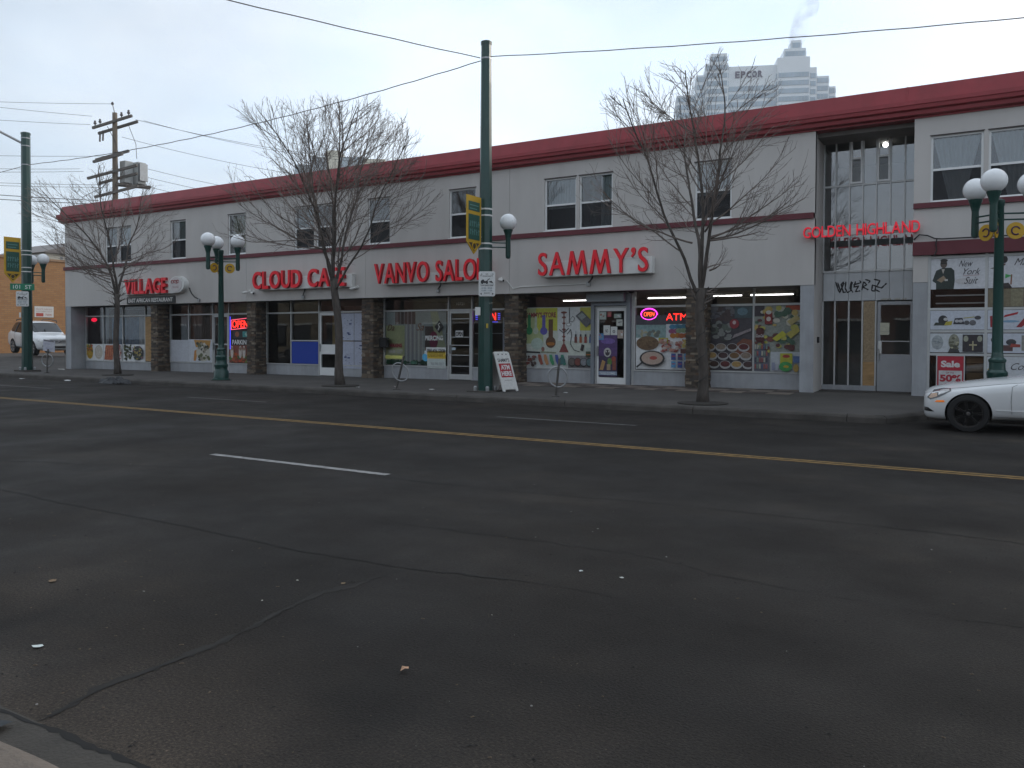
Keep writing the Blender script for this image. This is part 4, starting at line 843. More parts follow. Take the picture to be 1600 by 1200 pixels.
# store door prints
p = Print(.62, 1.30, (.09, .05, .16)); p.rect(0, .0, 1, .5, (.05, .035, .08)); p.ell(.5, .85, .4, .07, (.16, .10, .32)); p.ell(.48, .58, .20, .11, (.45, .44, .42)); p.ell(.48, .57, .12, .07, (.06, .05, .06)); p.ell(.42, .60, .03, .02, (.5, .5, .5)); p.ell(.55, .60, .03, .02, (.5, .5, .5))
p.poly([(.05, .16), (.25, .16), (.38, .36), (.2, .4)], (.40, .24, .10)); p.ell(.6, .36, .12, .09, (.10, .20, .05)); p.ell(.82, .42, .12, .07, (.30, .06, .04)); p.rect(.75, .16, .95, .38, (.22, .07, .05)); p.rect(.45, .16, .65, .3, (.35, .26, .16)); p.rect(.0, .04, 1, .13, (.26, .32, .42)); p.text('WELCOME', .1, .055, .8, .055, (.55, .58, .62), .03)
poster(p, -10.29 + .0, G - .034, wz(-10) + .24, 'purple WELCOME poster on the lower half of the store door')
for i, (x, z, w, h, c_) in enumerate(((-10.28, 2.18, .24, .24, (.50, .54, .52)), (-10.0, 2.26, .13, .16, (.40, .07, .10)), (-9.78, 2.22, .24, .13, (.34, .40, .37)), (-9.70, 1.98, .20, .20, (.52, .55, .5)), (-10.13, 1.70, .22, .30, (.62, .63, .62)), (-9.89, 1.70, .22, .26, (.66, .67, .66)), (-9.66, 1.60, .19, .26, (.40, .33, .28)), (-10.29, 1.55, .17, .20, (.10, .26, .5)))):
    p = Print(w, h, c_) if i != 0 else Print(w, h, (.42, .47, .44))
    if i in (4, 5): p.text(('NO', '0')[i - 4], .3, .25, .4, .35, (.1, .1, .1), .02)
    else: bits(p, 4, .2, .2, .8, .8, [(.3, .3, .3), (.6, .6, .6), (.4, .15, .1)], .02, .05)
    poster(p, x, G - .036, z, ['round pale decal at the top left of the store door', 'small red sticker at the top of the store door', 'grey green sticker at the top right of the store door', 'square pale sticker at the right edge of the store door', 'white sheet left of centre on the store door', 'white sheet with a black ring on the store door', 'brown photo stickers at the right of the store door', 'blue sticker at the left edge of the store door'][i], 'sticker', 'door_sticker')
zs = sill_z(-8) + .05
p = Print(1.98, 1.62, W_); p.rect(.0, .58, .48, .82, (.22, .33, .33)); bits(p, 16, .04, .60, .44, .72, [(.35, .33, .22), (.3, .36, .38), (.14, .16, .14)], .05, .09); p.rect(0, .82, 1, 1, (.07, .065, .08)); p.rect(.48, .58, 1, .83, (.56, .58, .6))
for k, (x, y, c_) in enumerate(((.58, .78, (.05, .22, .36)), (.68, .78, (.05, .18, .26)), (.57, .70, (.28, .07, .16)), (.68, .71, (.22, .30, .18)), (.59, .62, (.42, .16, .02)), (.72, .62, (.36, .10, .03)))): p.ell(x, y, .05, .045, c_); p.ell(x + .075, y + .005, .05, .045, c_)
p.ell(.86, .68, .07, .10, (.06, .22, .42)); p.ell(.19, .48, .18, .13, (.16, .10, .055)); bits(p, 40, .06, .4, .32, .56, [(.2, .13, .07), (.12, .07, .04)], .02, .04); p.rect(.37, .48, .52, .58, (.40, .38, .04)); bits(p, 50, .40, .33, .76, .55, [(.28, .06, .05), (.42, .22, .18), (.5, .42, .38)], .03, .07); bits(p, 40, .76, .38, 1.0, .54, [(.5, .40, .12), (.42, .3, .08)], .03, .06); p.rect(.72, .30, .98, .38, (.10, .035, .03))
p.ell(.28, .20, .20, .145, (.03, .03, .03)); p.ell(.28, .205, .17, .118, (.45, .34, .28)); p.ell(.30, .21, .06, .035, (.40, .08, .06)); p.line([(.12, .12), (.03, .03)], .05, K_)
for k in range(3):
    for j in range(2): p.rect(.58 + .1 * k, .04 + .14 * j, .65 + .1 * k, .155 + .14 * j, [(.10, .30, .52), (.04, .08, .28), (.05, .05, .14)][(k + j) % 3]); p.rect(.59 + .1 * k, .10 + .14 * j, .64 + .1 * k, .115 + .14 * j, (.42, .05, .05))
p.rect(.90, .0, .95, .30, (.22, .07, .04)); p.rect(.95, 0, 1, .3, (.10, .03, .03))
poster(p, -9.05, YP, zs, 'collage poster of nuts, frying pan and sunglasses under the OPEN and ATM signs')
zs = sill_z(-6) + .05
p = Print(1.24, 1.82, (.055, .05, .06)); bits(p, 26, .0, .78, .6, 1, [(.10, .10, .12), (.07, .05, .05), (.13, .13, .14)], .06, .14); p.rect(.6, .82, 1, 1, (.06, .09, .10)); p.ell(.78, .92, .12, .06, (.12, .20, .24)); bits(p, 22, .0, .48, .5, .76, [(.10, .12, .10), (.2, .21, .2), (.05, .05, .05)], .07, .15); p.poly([(.55, .50), (.98, .62), (.98, .66), (.6, .56)], (.26, .22, .23)); p.ell(.60, .73, .11, .075, (.25, .03, .04)); p.ell(.60, .75, .04, .03, (.5, .4, .4)); p.poly([(.62, .25), (1, .22), (1, .48), (.8, .50), (.66, .42)], (.16, .055, .03))
for j in range(3):
    for k in range(4):
        x, y = .14 + .26 * k - .05 * j, .09 + .135 * j; c_ = [(.05, .025, .02), (.10, .02, .02), (.34, .22, .08), (.06, .03, .03), (.16, .09, .04), (.22, .17, .13)][(k + 2 * j) % 6]; p.ell(x, y, .13, .065, (.36, .36, .36)); p.ell(x, y + .012, .108, .046, c_)
poster(p, -6.82, YP, zs, 'dark poster of spice bowls right of the right tree trunk')
p = Print(1.24, 1.82, (.24, .26, .23)); p.rect(0, .0, .34, .42, (.14, .15, .19)); p.rect(.36, .0, 1, .3, (.44, .47, .50)); p.rect(.0, .84, .22, 1, (.05, .04, .05)); p.rect(.68, .93, 1, 1, (.36, .06, .02))
bits(p, 70, .02, .3, .98, .98, [(.40, .38, .08), (.46, .34, .10), (.10, .03, .03), (.42, .42, .36), (.16, .05, .04), (.06, .12, .08), (.5, .48, .4), (.33, .30, .05)], .04, .12)
for k in range(7): p.rect(rnd.uniform(0, .9), .0, 1, .001, K_)
p.rect(.24, .72, .40, .90, (.20, .02, .02)); p.ell(.32, .90, .06, .03, (.55, .54, .5)); p.ell(.32, .80, .05, .035, (.55, .5, .45)); p.rect(.05, .45, .22, .64, (.07, .015, .015)); p.ell(.135, .64, .085, .03, (.07, .015, .015)); p.text('Coca-Cola', .05, .52, .17, .05, (.6, .6, .6), .01, .3)
p.poly([(.4, .5), (.62, .62), (.72, .56), (.5, .46)], (.44, .42, .04)); p.poly([(.7, .58), (.95, .68), (1, .62), (.8, .5)], (.42, .36, .08)); p.poly([(.72, .76), (.92, .86), (1, .8), (.8, .7)], (.46, .38, .16))
for j in range(4):
    for k in range(6): p.rect(.02 + .05 * k, .04 + .10 * j, .055 + .05 * k, .11 + .10 * j, rnd.choice([(.10, .12, .22), (.30, .10, .10), (.18, .24, .2), (.38, .36, .3), (.07, .07, .1)]))
p.rect(.58, .12, .84, .28, (.40, .40, .04)); p.ell(.71, .235, .08, .025, (.35, .04, .03)); p.ell(.70, .08, .14, .075, (.05, .28, .08)); p.ell(.71, .08, .06, .02, (.42, .30, .03)); p.rect(.40, .02, .47, .14, (.26, .28, .38)); p.rect(.48, .02, .54, .12, (.34, .36, .42)); p.rect(.86, .14, 1, .24, (.08, .14, .3)); p.ell(.92, .06, .06, .06, (.36, .24, .06))
poster(p, -5.52, YP, zs, 'crowded grocery collage poster at the right end of the corner store')
# entrance graffiti
q = MB(); gy = RB - .036; rg = random.Random(11); GX, GZ = -3.48, 2.86
def gstroke(pts, r_=.020):
    P_ = []
    for (xa, za), (xb, zb) in zip(pts, pts[1:]):
        for i in range(5): P_.append((GX + xa + (xb - xa) * i / 5, gy - .002, GZ + za + (zb - za) * i / 5))
    P_.append((GX + pts[-1][0], gy - .002, GZ + pts[-1][1])); q.tube(P_, [r_ * (.6 + .5 * abs(math.sin(i * .7))) for i in range(len(P_))], 5)
for st in ([(.0, .30), (.06, .10), (.10, .0), (.16, .12), (.20, .30), (.14, .22), (.20, .0), (.26, .02)], [(.05, .28), (.12, .05), (.22, .26)], [(.26, .30), (.24, .12), (.30, .0), (.38, .05), (.42, .28)], [(.40, .30), (.36, .12), (.44, .0)], [(.50, .30), (.46, .14), (.58, .18), (.50, .02), (.62, .04)], [(.44, .20), (.64, .26), (.60, .32)], [(.66, .05), (.70, .28), (.78, .20), (.68, .14), (.82, .06)], [(.74, .34), (.86, .30), (.82, .24)], [(.92, .20), (.90, .04), (.98, .02), (1.0, .16), (.92, .18)], [(.95, .34), (1.10, .30), (1.02, .14), (1.14, .10), (1.26, .22)], [(1.0, .06), (1.10, .0)]): gstroke(st)
for v_ in range(len(q.v)): a = q.v[v_]; q.v[v_] = (a[0], gy - .001 + (a[1] - gy) * .08, a[2])
tag(q.build('graffiti', mat('black_spray_paint', (.018, .018, .022), .6), recalc=False), 'black graffiti tag sprayed on the panel above the entrance door', 'graffiti')
# prints in the shop at the right end
YQ = yR - .054
p = Print(1.14, .74, (.56, .57, .60)); SUIT = (.022, .034, .030); p.poly([(.03, .28), (.10, .62), (.22, .70), (.38, .70), (.44, .60), (.45, .28), (.43, .0), (.10, .0), (.10, .2)], SUIT); p.poly([(.20, .66), (.23, .50), (.26, .66)], (.42, .38, .34)); p.ell(.24, .83, .065, .14, (.10, .075, .06)); p.ell(.245, .94, .07, .055, (.035, .03, .028)); p.rect(.19, .83, .295, .875, (.02, .02, .02)); p.poly([(.11, .30), (.24, .45), (.29, .34), (.20, .22)], (.28, .21, .14)); p.rect(.26, .27, .32, .33, (.5, .5, .48))
p.ell(.62, .25, .16, .10, (.50, .49, .50)); p.text('New', .52, .72, .26, .20, (.045, .04, .05), 0, .5); p.text('York', .60, .46, .32, .20, (.045, .04, .05), 0, .5); p.text('Suit', .62, .16, .26, .22, (.045, .04, .05), 0, .5); p.line([(.60, .42), (.9, .44)], .008, (.35, .12, .12))
poster(p, -1.125, YQ, 2.82, 'poster of a person in a dark suit with script words New York Suit')
p = Print(1.14, .46, (.50, .53, .60)); p.ell(.24, .50, .09, .26, (.03, .03, .035)); p.poly([(.06, .22), (.30, .22), (.34, .38), (.10, .38)], (.04, .045, .04)); p.ell(.29, .55, .04, .08, (.5, .5, .5)); p.poly([(.26, .22), (.40, .24), (.42, .46), (.30, .42)], (.42, .36, .06)); p.poly([(.43, .28), (.46, .60), (.60, .62), (.64, .28)], (.03, .03, .04)); p.ell(.50, .45, .04, .08, (.42, .42, .44)); p.ell(.57, .45, .04, .08, (.42, .42, .44)); p.ell(.68, .36, .05, .12, (.10, .10, .11)); p.ell(.79, .36, .06, .14, (.12, .12, .13)); p.line([(.62, .60), (.82, .66)], .02, (.36, .33, .08)); p.ell(.88, .62, .06, .10, (.06, .06, .07))
poster(p, -1.125, YQ, 1.84, 'poster of caps and buckles below the louvred gap')
p = Print(1.14, .46, (.52, .55, .58)); p.ell(.14, .52, .11, .38, (.30, .33, .35)); bits(p, 20, .06, .3, .22, .8, [(.36, .39, .40), (.22, .25, .27)], .02, .04); p.ell(.45, .55, .10, .42, (.24, .24, .19)); p.poly([(.34, .0), (.56, .0), (.50, .35), (.40, .35)], (.06, .06, .06)); bits(p, 18, .38, .2, .52, .8, [(.40, .38, .26), (.12, .12, .08)], .02, .04); p.rect(.61, .04, .98, .94, (.035, .03, .035)); p.ell(.67, .72, .045, .16, (.30, .31, .24)); p.ell(.92, .72, .045, .16, (.30, .31, .24)); p.rect(.785, .12, .81, .60, (.40, .36, .22)); p.rect(.73, .36, .87, .44, (.40, .36, .22))
poster(p, -1.125, YQ, 1.29, 'jewellery poster with masks and a cross pendant above the Sale sign')
p = Print(1.14, .74, (.56, .57, .60)); p.poly([(.02, .62), (.2, .72), (.3, .78), (.3, .72), (.1, .62)], (.10, .05, .03)); p.ell(.28, .9, .06, .12, (.03, .025, .025)); p.poly([(.15, .0), (.2, .14), (.36, .16), (.42, .0)], (.04, .03, .03)); p.poly([(.3, .3), (.42, .38), (.3, .44)], (.06, .36, .10)); p.line([(.40, .1), (.41, .42)], .03, (.22, .10, .06)); p.text('Make', .45, .70, .40, .22, (.06, .05, .06), 0, .5); p.text('fashion', .62, .34, .36, .28, (.06, .05, .06), 0, .5)
poster(p, .08, YQ, 2.82, 'white fashion poster with script lettering behind the right lamp post')
poster(Print(1.14, .42, (.17, .14, .09)).rect(.4, 0, .62, 1, (.21, .19, .12)).rect(.62, 0, 1, 1, (.13, .085, .07)), .08, YQ, 2.38, 'plain tan and brown panel below the fashion poster', 'panel')
p = Print(1.14, .46, (.50, .53, .60)); p.poly([(.05, .12), (.04, .7), (.2, .75), (.22, .14)], (.28, .02, .03)); p.poly([(.28, .62), (.52, .78), (.54, .90), (.30, .74)], (.36, .02, .03)); p.poly([(.5, .12), (.60, .12), (.8, .62), (.66, .66)], (.26, .02, .03)); p.ell(.40, .42, .16, .06, (.18, .32, .46))
poster(p, .08, YQ, 1.84, 'poster of red bags and shoes behind the right lamp post')
p = Print(1.14, .46, (.50, .53, .60)); p.ell(.16, .66, .10, .18, (.06, .06, .07)); p.ell(.16, .66, .06, .11, (.5, .53, .58)); p.rect(.1, .1, .45, .4, (.10, .05, .05)); p.ell(.42, .55, .09, .16, (.05, .05, .06)); p.rect(.6, .12, .85, .9, (.24, .24, .22)); p.poly([(.4, .3), (.58, .3), (.58, .44), (.42, .48)], (.30, .05, .04))
poster(p, .08, YQ, 1.29, 'poster of belts and accessories behind the right lamp post')
p = Print(1.14, .80, (.52, .54, .57)); p.poly([(.02, .6), (.2, .6), (.14, .3), (.06, .3)], (.42, .20, .03)); p.ell(.1, .62, .09, .05, (.5, .35, .08)); p.text('Conce', .42, .62, .5, .2, (.06, .05, .06), 0, .5); p.text('S', .66, .3, .2, .22, (.06, .05, .06), 0, .5); p.ell(.36, .4, .06, .05, (.45, .25, .2))
poster(p, .08, YQ, .40, 'pale poster with orange drink and script lettering above the white car')
s = tag(empty('sale_sign', (-.80, D + .03, .55)), 'red and white Sale up to 50% off sign behind the white car', 'sign')
p = Print(.56, .80, (.40, .02, .04)); p.rect(.06, .0, .94, .56, (.52, .51, .52)); p.text('Sale', .14, .66, .72, .20, (.62, .60, .60), .045); p.text('UP TO', .34, .47, .3, .05, (.30, .05, .06), .02); p.text('50%', .10, .22, .8, .22, (.36, .02, .04), .05); p.text('OFF', .3, .08, .4, .09, (.12, .03, .04), .04)
p.place('print', -.96, yR - .062, .40, s); q = MB().box(-.985, -.961, yR - .07, yR - .052, .38, 1.22).box(-.399, -.375, yR - .07, yR - .052, .38, 1.22).box(-.961, -.399, yR - .07, yR - .052, 1.201, 1.225); q.build('frame', M_ALU, s)

# ================================================================== poles and lamps
def globe_lamp(parent, base, out_dir, L, zc, tag_=''):
    """opal globe on a drooping holder, carried on two rods from the post"""
    bx, by = base; gx, gy_ = bx + out_dir[0] * L, by + out_dir[1] * L
    MB().sphere((gx, gy_, zc), .232, 24, 16).build('globe', M_GLOBE, parent, smooth=True)
    MB().lathe((gx, gy_, zc), [(.03, -.98), (.062, -.96), (.072, -.90), (.066, -.45), (.075, -.40), (.10, -.30), (.125, -.235), (.13, -.205), (.11, -.19)], 16).build('lamp_holder', M_GREEN, parent, smooth=True, sharp=40)
    for dz in (-.56, -.68): MB().tube([(bx, by, zc + dz), (gx, gy_, zc + dz)], .017, 6).build('arm_rod', M_GREEN, parent)
def octo_pole(X, Y, H, rb, rt, z0, label):
    p = tag(empty('street_pole', (X, Y, z0)), label, 'pole', 'octagonal green street poles')
    MB().lathe((X, Y, z0), [(rb, 0), (rt, H)], 8, ang=math.pi / 8).build('shaft', M_GREEN, p); MB().lathe((X, Y, z0 + H), [(rt + .012, -.03), (rt + .016, .05), (rt * .7, .075)], 8, ang=math.pi / 8).build('cap', M_GREEN, p)
    MB().box(X - .36, X + .36, Y - .36, Y + .36, z0 - .05, z0 + .035).build('base_plate', M_KERB, p)
    for a in (0, 90, 180, 270):
        a = R(a + 45); MB().lathe((X + .27 * math.cos(a), Y + .27 * math.sin(a), z0 + .03), [(.05, 0), (.05, .10), (.03, .13)], 8).build('bolt_cover', M_STEEL, p)
    return p
def band(p, X, Y, z, r_, m=None): MB().lathe((X, Y, z), [(r_ + .006, -.02), (r_ + .006, .02)], 8, ang=math.pi / 8).build('steel_band', m or M_STEEL, p)
def banner(X, Y0, w, z0, z1, label, rz=0.0):
    """faces along the street, reaching from the pole towards the road"""
    b = tag(empty('pole_banner', (X, Y0, z0)), label, 'banner', 'yellow and green pole banners')
    YB = mat('banner_yellow', (.50, .30, .012), .6, .1, 3); GB = mat('banner_green', (.012, .075, .055), .6); DK = mat('banner_dark', (.05, .035, .02), .6); TX = mat('banner_print', (.10, .24, .22), .6)
    ya, yb = Y0 - w, Y0; h = z1 - z0; ztri = z0 + h * .20
    MB().prism([(ya, z1), (yb, z1), (yb, ztri), ((ya + yb) / 2, z0), (ya, ztri)], 'x', X - .012, X + .012).build('panel', YB, b)
    for sx in (-1, 1):
        x = X + sx * .014; t_ = .0025
        pr = lambda poly, k=1: MB().prism(poly, 'x', min(x, x + sx * t_ * k), max(x, x + sx * t_ * k))
        m = w * .11; pr([(ya + m, z1 - h * .10), (yb - m, z1 - h * .10), (yb - m, z1 - h * .26), (ya + m, z1 - h * .26)]).build('title_panel', GB, b); pr([(ya + m, z1 - h * .32), (yb - m, z1 - h * .32), (yb - m, ztri + h * .045), (ya + m, ztri + h * .045)]).build('picture_panel', GB, b)
        pr([(ya + w * .14, ztri - .01), (yb - w * .14, ztri - .01), ((ya + yb) / 2, z0 + h * .05)]).build('lower_triangle', DK, b)
        ring = MB(); cy, cz = (ya + yb) / 2, ztri - h * .065; rr = w * .13
        ring.tube([(x + sx * .006, cy + rr * math.cos(a), cz + rr * math.sin(a)) for a in [2 * math.pi * i / 16 for i in range(17)]], .016, 5); ring.build('emblem_ring', YB, b)
        q = MB(); rr_ = random.Random(5)
        for row in range(2):
            for k in range(5):
                yy = ya + w * (.2 + .14 * k); zz = ztri + h * (.13 + .14 * row)
                q.box(x + sx * .003, x + sx * .005, yy, yy + w * .045, zz, zz + h * .10); q.box(x + sx * .003, x + sx * .005, yy, yy + w * .10, zz + h * rr_.choice((.0, .04, .09)), zz + h * .10 - 0 if False else zz + h * .012 + h * .05)
        for row in range(2): q.box(x + sx * .003, x + sx * .005, ya + w * .2, yb - w * (.2 + .1 * row), z1 - h * (.17 + .06 * row), z1 - h * (.155 + .06 * row))
        stuff(q.build('banner_print', TX, b))
    for z in (z1 - h * .16, z1 - h * .29, ztri + h * .12, ztri + h * .01): MB().tube([(X, yb - .02, z), (X, yb + .2, z)], .014, 6).build('bracket', M_STEEL, b)
    return b
def tow_sign(X, Y, Z, w, h, label, rz):
    s = tag(empty('parking_sign', (X, Y, Z), rz=rz), label, 'sign', 'white tow away signs'); hw = w / 2
    pl = [(-hw + .03, 0), (hw - .03, 0), (hw, .03), (hw, h - .03), (hw - .03, h), (-hw + .03, h), (-hw, h - .03), (-hw, .03)]
    MB().prism(pl, 'y', .0, .006).build('plate', M_WHITE, s, local=True)
    p = Print(w * .94, h * .96, (.66, .67, .67)); c_ = (.03, .03, .035)
    p.text('NO', .42, .88, .16, .055, c_, .02); p.text('STOPPING', .22, .79, .56, .055, c_, .02)
    for x in (.14, .86): p.poly([(x - .06, .84), (x - .01, .80), (x + .06, .90), (x + .01, .94)], c_); p.poly([(x - .035, .845), (x - .01, .825), (x + .035, .895), (x + .01, .915)], (.66, .67, .67))
    p.poly([(.10, .53), (.58, .53), (.58, .61), (.34, .62), (.30, .68), (.18, .67), (.10, .61)], c_); p.line([(.45, .60), (.68, .72)], .02, c_); p.poly([(.64, .60), (.80, .63), (.92, .52), (.66, .56)], c_); p.ell(.2, .52, .05, .035, c_); p.ell(.5, .52, .05, .035, c_); p.line([(.04, .49), (.96, .49)], .006, c_)
    p.text('TOW AWAY ZONE', .10, .40, .8, .055, c_, .03); p.text('07:00 - 09:00', .16, .29, .68, .06, (.15, .2, .25), .02); p.text('15:30 - 17:30', .16, .19, .68, .06, (.15, .2, .25), .02); p.text('MON-FRI', .32, .09, .36, .045, c_, .02)
    p.poly([(.05, .08), (.17, .04), (.17, .12)], c_); p.poly([(.95, .08), (.83, .04), (.83, .12)], c_)
    mb, mats = p.mb(.0005); q = MB().add(mb, lambda v: (-hw + w * .03 + v[0], -.004 - v[2], h * .02 + v[1])); q.m = mb.m; q.build('print', mats, s, recalc=False, local=True)
    return s
FACE = R(33)              # signs turned to face the oncoming lane
# tall pole in the middle
PX, PY = -11.52, 18.0
pc = octo_pole(PX, PY, 9.30, .205, .138, .15, 'tall dark green octagonal pole in front of the salon')
band(pc, PX, PY, 9.05, .14)
for z in (5.04, 4.87, 4.12, 3.98): band(pc, PX, PY, z, .172, M_WHITE)
for a in (R(45), R(135)): globe_lamp(pc, (PX, PY), (math.cos(a), math.sin(a)), .62, 4.72)
box('pole_sticker', PX - .19, PX - .03, PY - .215, PY - .20, 2.20, 2.42, M_WHITE, pc); box('pole_tag', PX + .13, PX + .17, PY - .17, PY - .13, 1.86, 1.98, mat('yellow_tag', (.5, .38, .05), .5), pc)
banner(-11.55, 17.80, .68, 3.80, 5.32, 'yellow and green pointed banner on the tall middle pole')
tow_sign(-11.33, PY - .23, 2.70, .44, .66, 'white no stopping tow away sign on the tall middle pole', R(-30) * -1 + R(-3))
# pole at the left
LX, LY = -34.38, 18.2
pl_ = octo_pole(LX, LY, 9.85, .21, .17, .15, 'dark green octagonal pole at the left with street light arm')
for z in (9.82, 9.5, 8.72): band(pl_, LX, LY, z, .176)
for z in (5.15, 4.98, 4.45, 4.28): band(pl_, LX, LY, z, .192, M_WHITE)
for a in (R(45), R(135)): globe_lamp(pl_, (LX, LY), (math.cos(a), math.sin(a)), .62, 4.82)
box('pole_sticker', LX - .20, LX - .06, LY - .215, LY - .205, 2.38, 2.58, M_WHITE, pl_)
MB().tube([(LX, LY, 9.55), (LX - .5, LY - .6, 9.95), (LX - 1.2, LY - 1.4, 10.5), (LX - 2.2, LY - 2.5, 11.0)], .05, 8).build('light_arm', mat('bare_aluminium', (.45, .45, .46), .4, metal=.4), pl_)
q = MB(); q.obox((LX - 2.45, LY - 2.8, 11.05), (-.66, -.75, .1), .7, .26, .14); q.build('light_head', M_STEEL, pl_, bevel=.04)
banner(-34.40, 17.98, .66, 3.80, 5.66, 'yellow and green pointed banner on the left pole')
tow_sign(-34.25, LY - .25, 2.83, .46, .62, 'white no stopping tow away sign on the left pole under the street name', R(52))
s = tag(empty('street_name_sign', (-34.25, LY - .25, 3.50), rz=R(52)), 'green street name sign reading 101 ST on the left pole', 'sign')
MB().box(-.44, .44, .0, .008, 0, .27).build('plate', mat('street_green', (.008, .19, .10), .45), s, local=True, bevel=.003)
MB().add(text_mb('101  ST', .66, .16, .01), lambda v: (-.33 + v[0], -.003, .055 + v[1])).build('lettering', flat((.66, .72, .69)), s, recalc=False, local=True)
# three-globe lamp posts
def lamp_post(X, Y, z0, angs, label, zc, medal):
    p = tag(empty('lamp_post', (X, Y, z0)), label, 'street lamp', 'green three-globe lamp posts')
    MB().lathe((X, Y, z0), [(.30, 0), (.30, .05), (.245, .07), (.235, .30), (.205, .34), (.20, .42), (.22, .46), (.22, .52), (.175, .58), (.17, .70), (.185, .74), (.185, .79), (.145, .84), (.14, .98), (.155, 1.0), (.155, 1.04), (.11, 1.08), (.095, 1.2)], 20).build('base', M_GREEN, p, smooth=True, sharp=35)
    MB().lathe((X, Y, z0), [(.26, -.03), (.33, -.03), (.33, .012), (.26, .02)], 20).build('footing', M_KERB, p)
    MB().lathe((X, Y, z0), [(.098, 1.18), (.078, zc - .42 - z0), (.09, zc - .40 - z0), (.09, zc - .30 - z0), (.03, zc - .27 - z0)], 14).build('post', M_GREEN, p, smooth=True, sharp=35)
    for a in angs: globe_lamp(p, (X, Y), (math.cos(R(a)), math.sin(R(a))), .55, zc)
    YB = mat('medallion_yellow', (.55, .32, .012), .5); PU = mat('medallion_purple', (.06, .02, .07), .5)
    for i, a in enumerate(angs):
        c_ = Vector((X + .29 * math.cos(R(a)), Y + .29 * math.sin(R(a)), zc - .90)); ax = Vector((-math.sin(R(a)), math.cos(R(a)), 0)); u = Vector((math.cos(R(a)), math.sin(R(a)), 0))
        q = MB(); ring_ = [c_ + u * (.165 * math.cos(t)) + Vector((0, 0, .165 * math.sin(t))) for t in [2 * math.pi * j / 24 for j in range(24)]]
        n = len(q.v); q.v += [tuple(v + ax * .012) for v in ring_] + [tuple(v - ax * .012) for v in ring_]; q.f += [tuple(range(24)), tuple(reversed(range(24, 48)))] + [(j, (j + 1) % 24, 24 + (j + 1) % 24, 24 + j) for j in range(24)]; q.m = [0] * len(q.f)
        md = q.build('medallion', YB, p)
        for sgn in (-1, 1):
            q = MB(); q.tube([c_ + ax * (.014 * sgn) + u * (.075 * math.cos(t)) + Vector((0, 0, .08 * math.sin(t))) for t in [.4 + i_ * .5 for i_ in range(11)]], .016, 5); q.build('medallion_emblem', PU, md)
    return p
lamp_post(-21.9, 17.85, .15, (34.7, -85.3, 154.7), 'green three-globe lamp post before the restaurant door', 4.78, 1)
lamp_post(.24, 18.35, .17, (19, 139, 259), 'green three-globe lamp post at the right behind the white car', 4.64, 1)

# ================================================================== ring racks, sandwich board, bag, litter
def ring_rack(X, Y, lean, z0, label, sgn=None):
    p = tag(empty('bike_rack', (X, Y, z0)), label, 'bike rack', 'ring and post bike racks'); top = Vector((X + lean[0], Y + lean[1], z0 + .93)); b = Vector((X, Y, z0 - .02))
    MB().tube([b, b + (top - b) * .98, top], [.03, .03, .026], 10).build('post', M_STEEL_D, p, smooth=True, sharp=40); MB().lathe((X, Y, z0), [(.10, -.01), (.10, .012), (.05, .02)], 12).build('foot_plate', M_STEEL_D, p)
    c_ = b + (top - b) * .53; u = (top - b).normalized(); h = Vector((.86, .45, 0)); h = (h - u * h.dot(u)).normalized()
    v2 = Vector((0, 0, 1)); MB().tube([c_ + h * (.235 * math.cos(t)) + v2 * (.245 * math.sin(t)) for t in [2 * math.pi * i / 28 for i in range(29)]], .019, 8, cap=False).build('ring', M_STEEL, p, smooth=True)
    return p
M_STEEL_D = mat('dark_steel', (.10, .095, .09), .5, .2, 8, metal=.5)
ring_rack(-14.05, 17.35, (.27, .0), .16, 'leaning post with ring bike rack in front of the salon'); ring_rack(-9.06, 17.38, (.10, .0), .16, "leaning post with ring bike rack in front of SAMMY'S")
rk = ring_rack(-32.3, 17.85, (.04, .03), .15, 'post with ring bike rack at the left, paper notice tied on top')
pn = Print(.42, .46, (.52, .53, .60)); pn.rect(.06, .86, .94, .97, (.16, .15, .17)); pn.text('CLOSED', .1, .6, .5, .08, (.3, .3, .5), .02); pn.text('NOTICE', .2, .2, .6, .12, (.34, .34, .5), .02)
mb_, ms_ = pn.mb(.0005); ca, sa = math.cos(R(50)), math.sin(R(50)); q = MB().add(mb_, lambda v: (-32.45 + v[0] * ca + v[1] * .06 + v[2] * sa, 17.78 + v[0] * sa - v[2] * ca, 1.02 + v[1] - v[0] * .18)); q.m = mb_.m
tag(q.build('paper_notice', ms_, recalc=False), 'crooked white paper notice on the left bike rack post', 'notice')
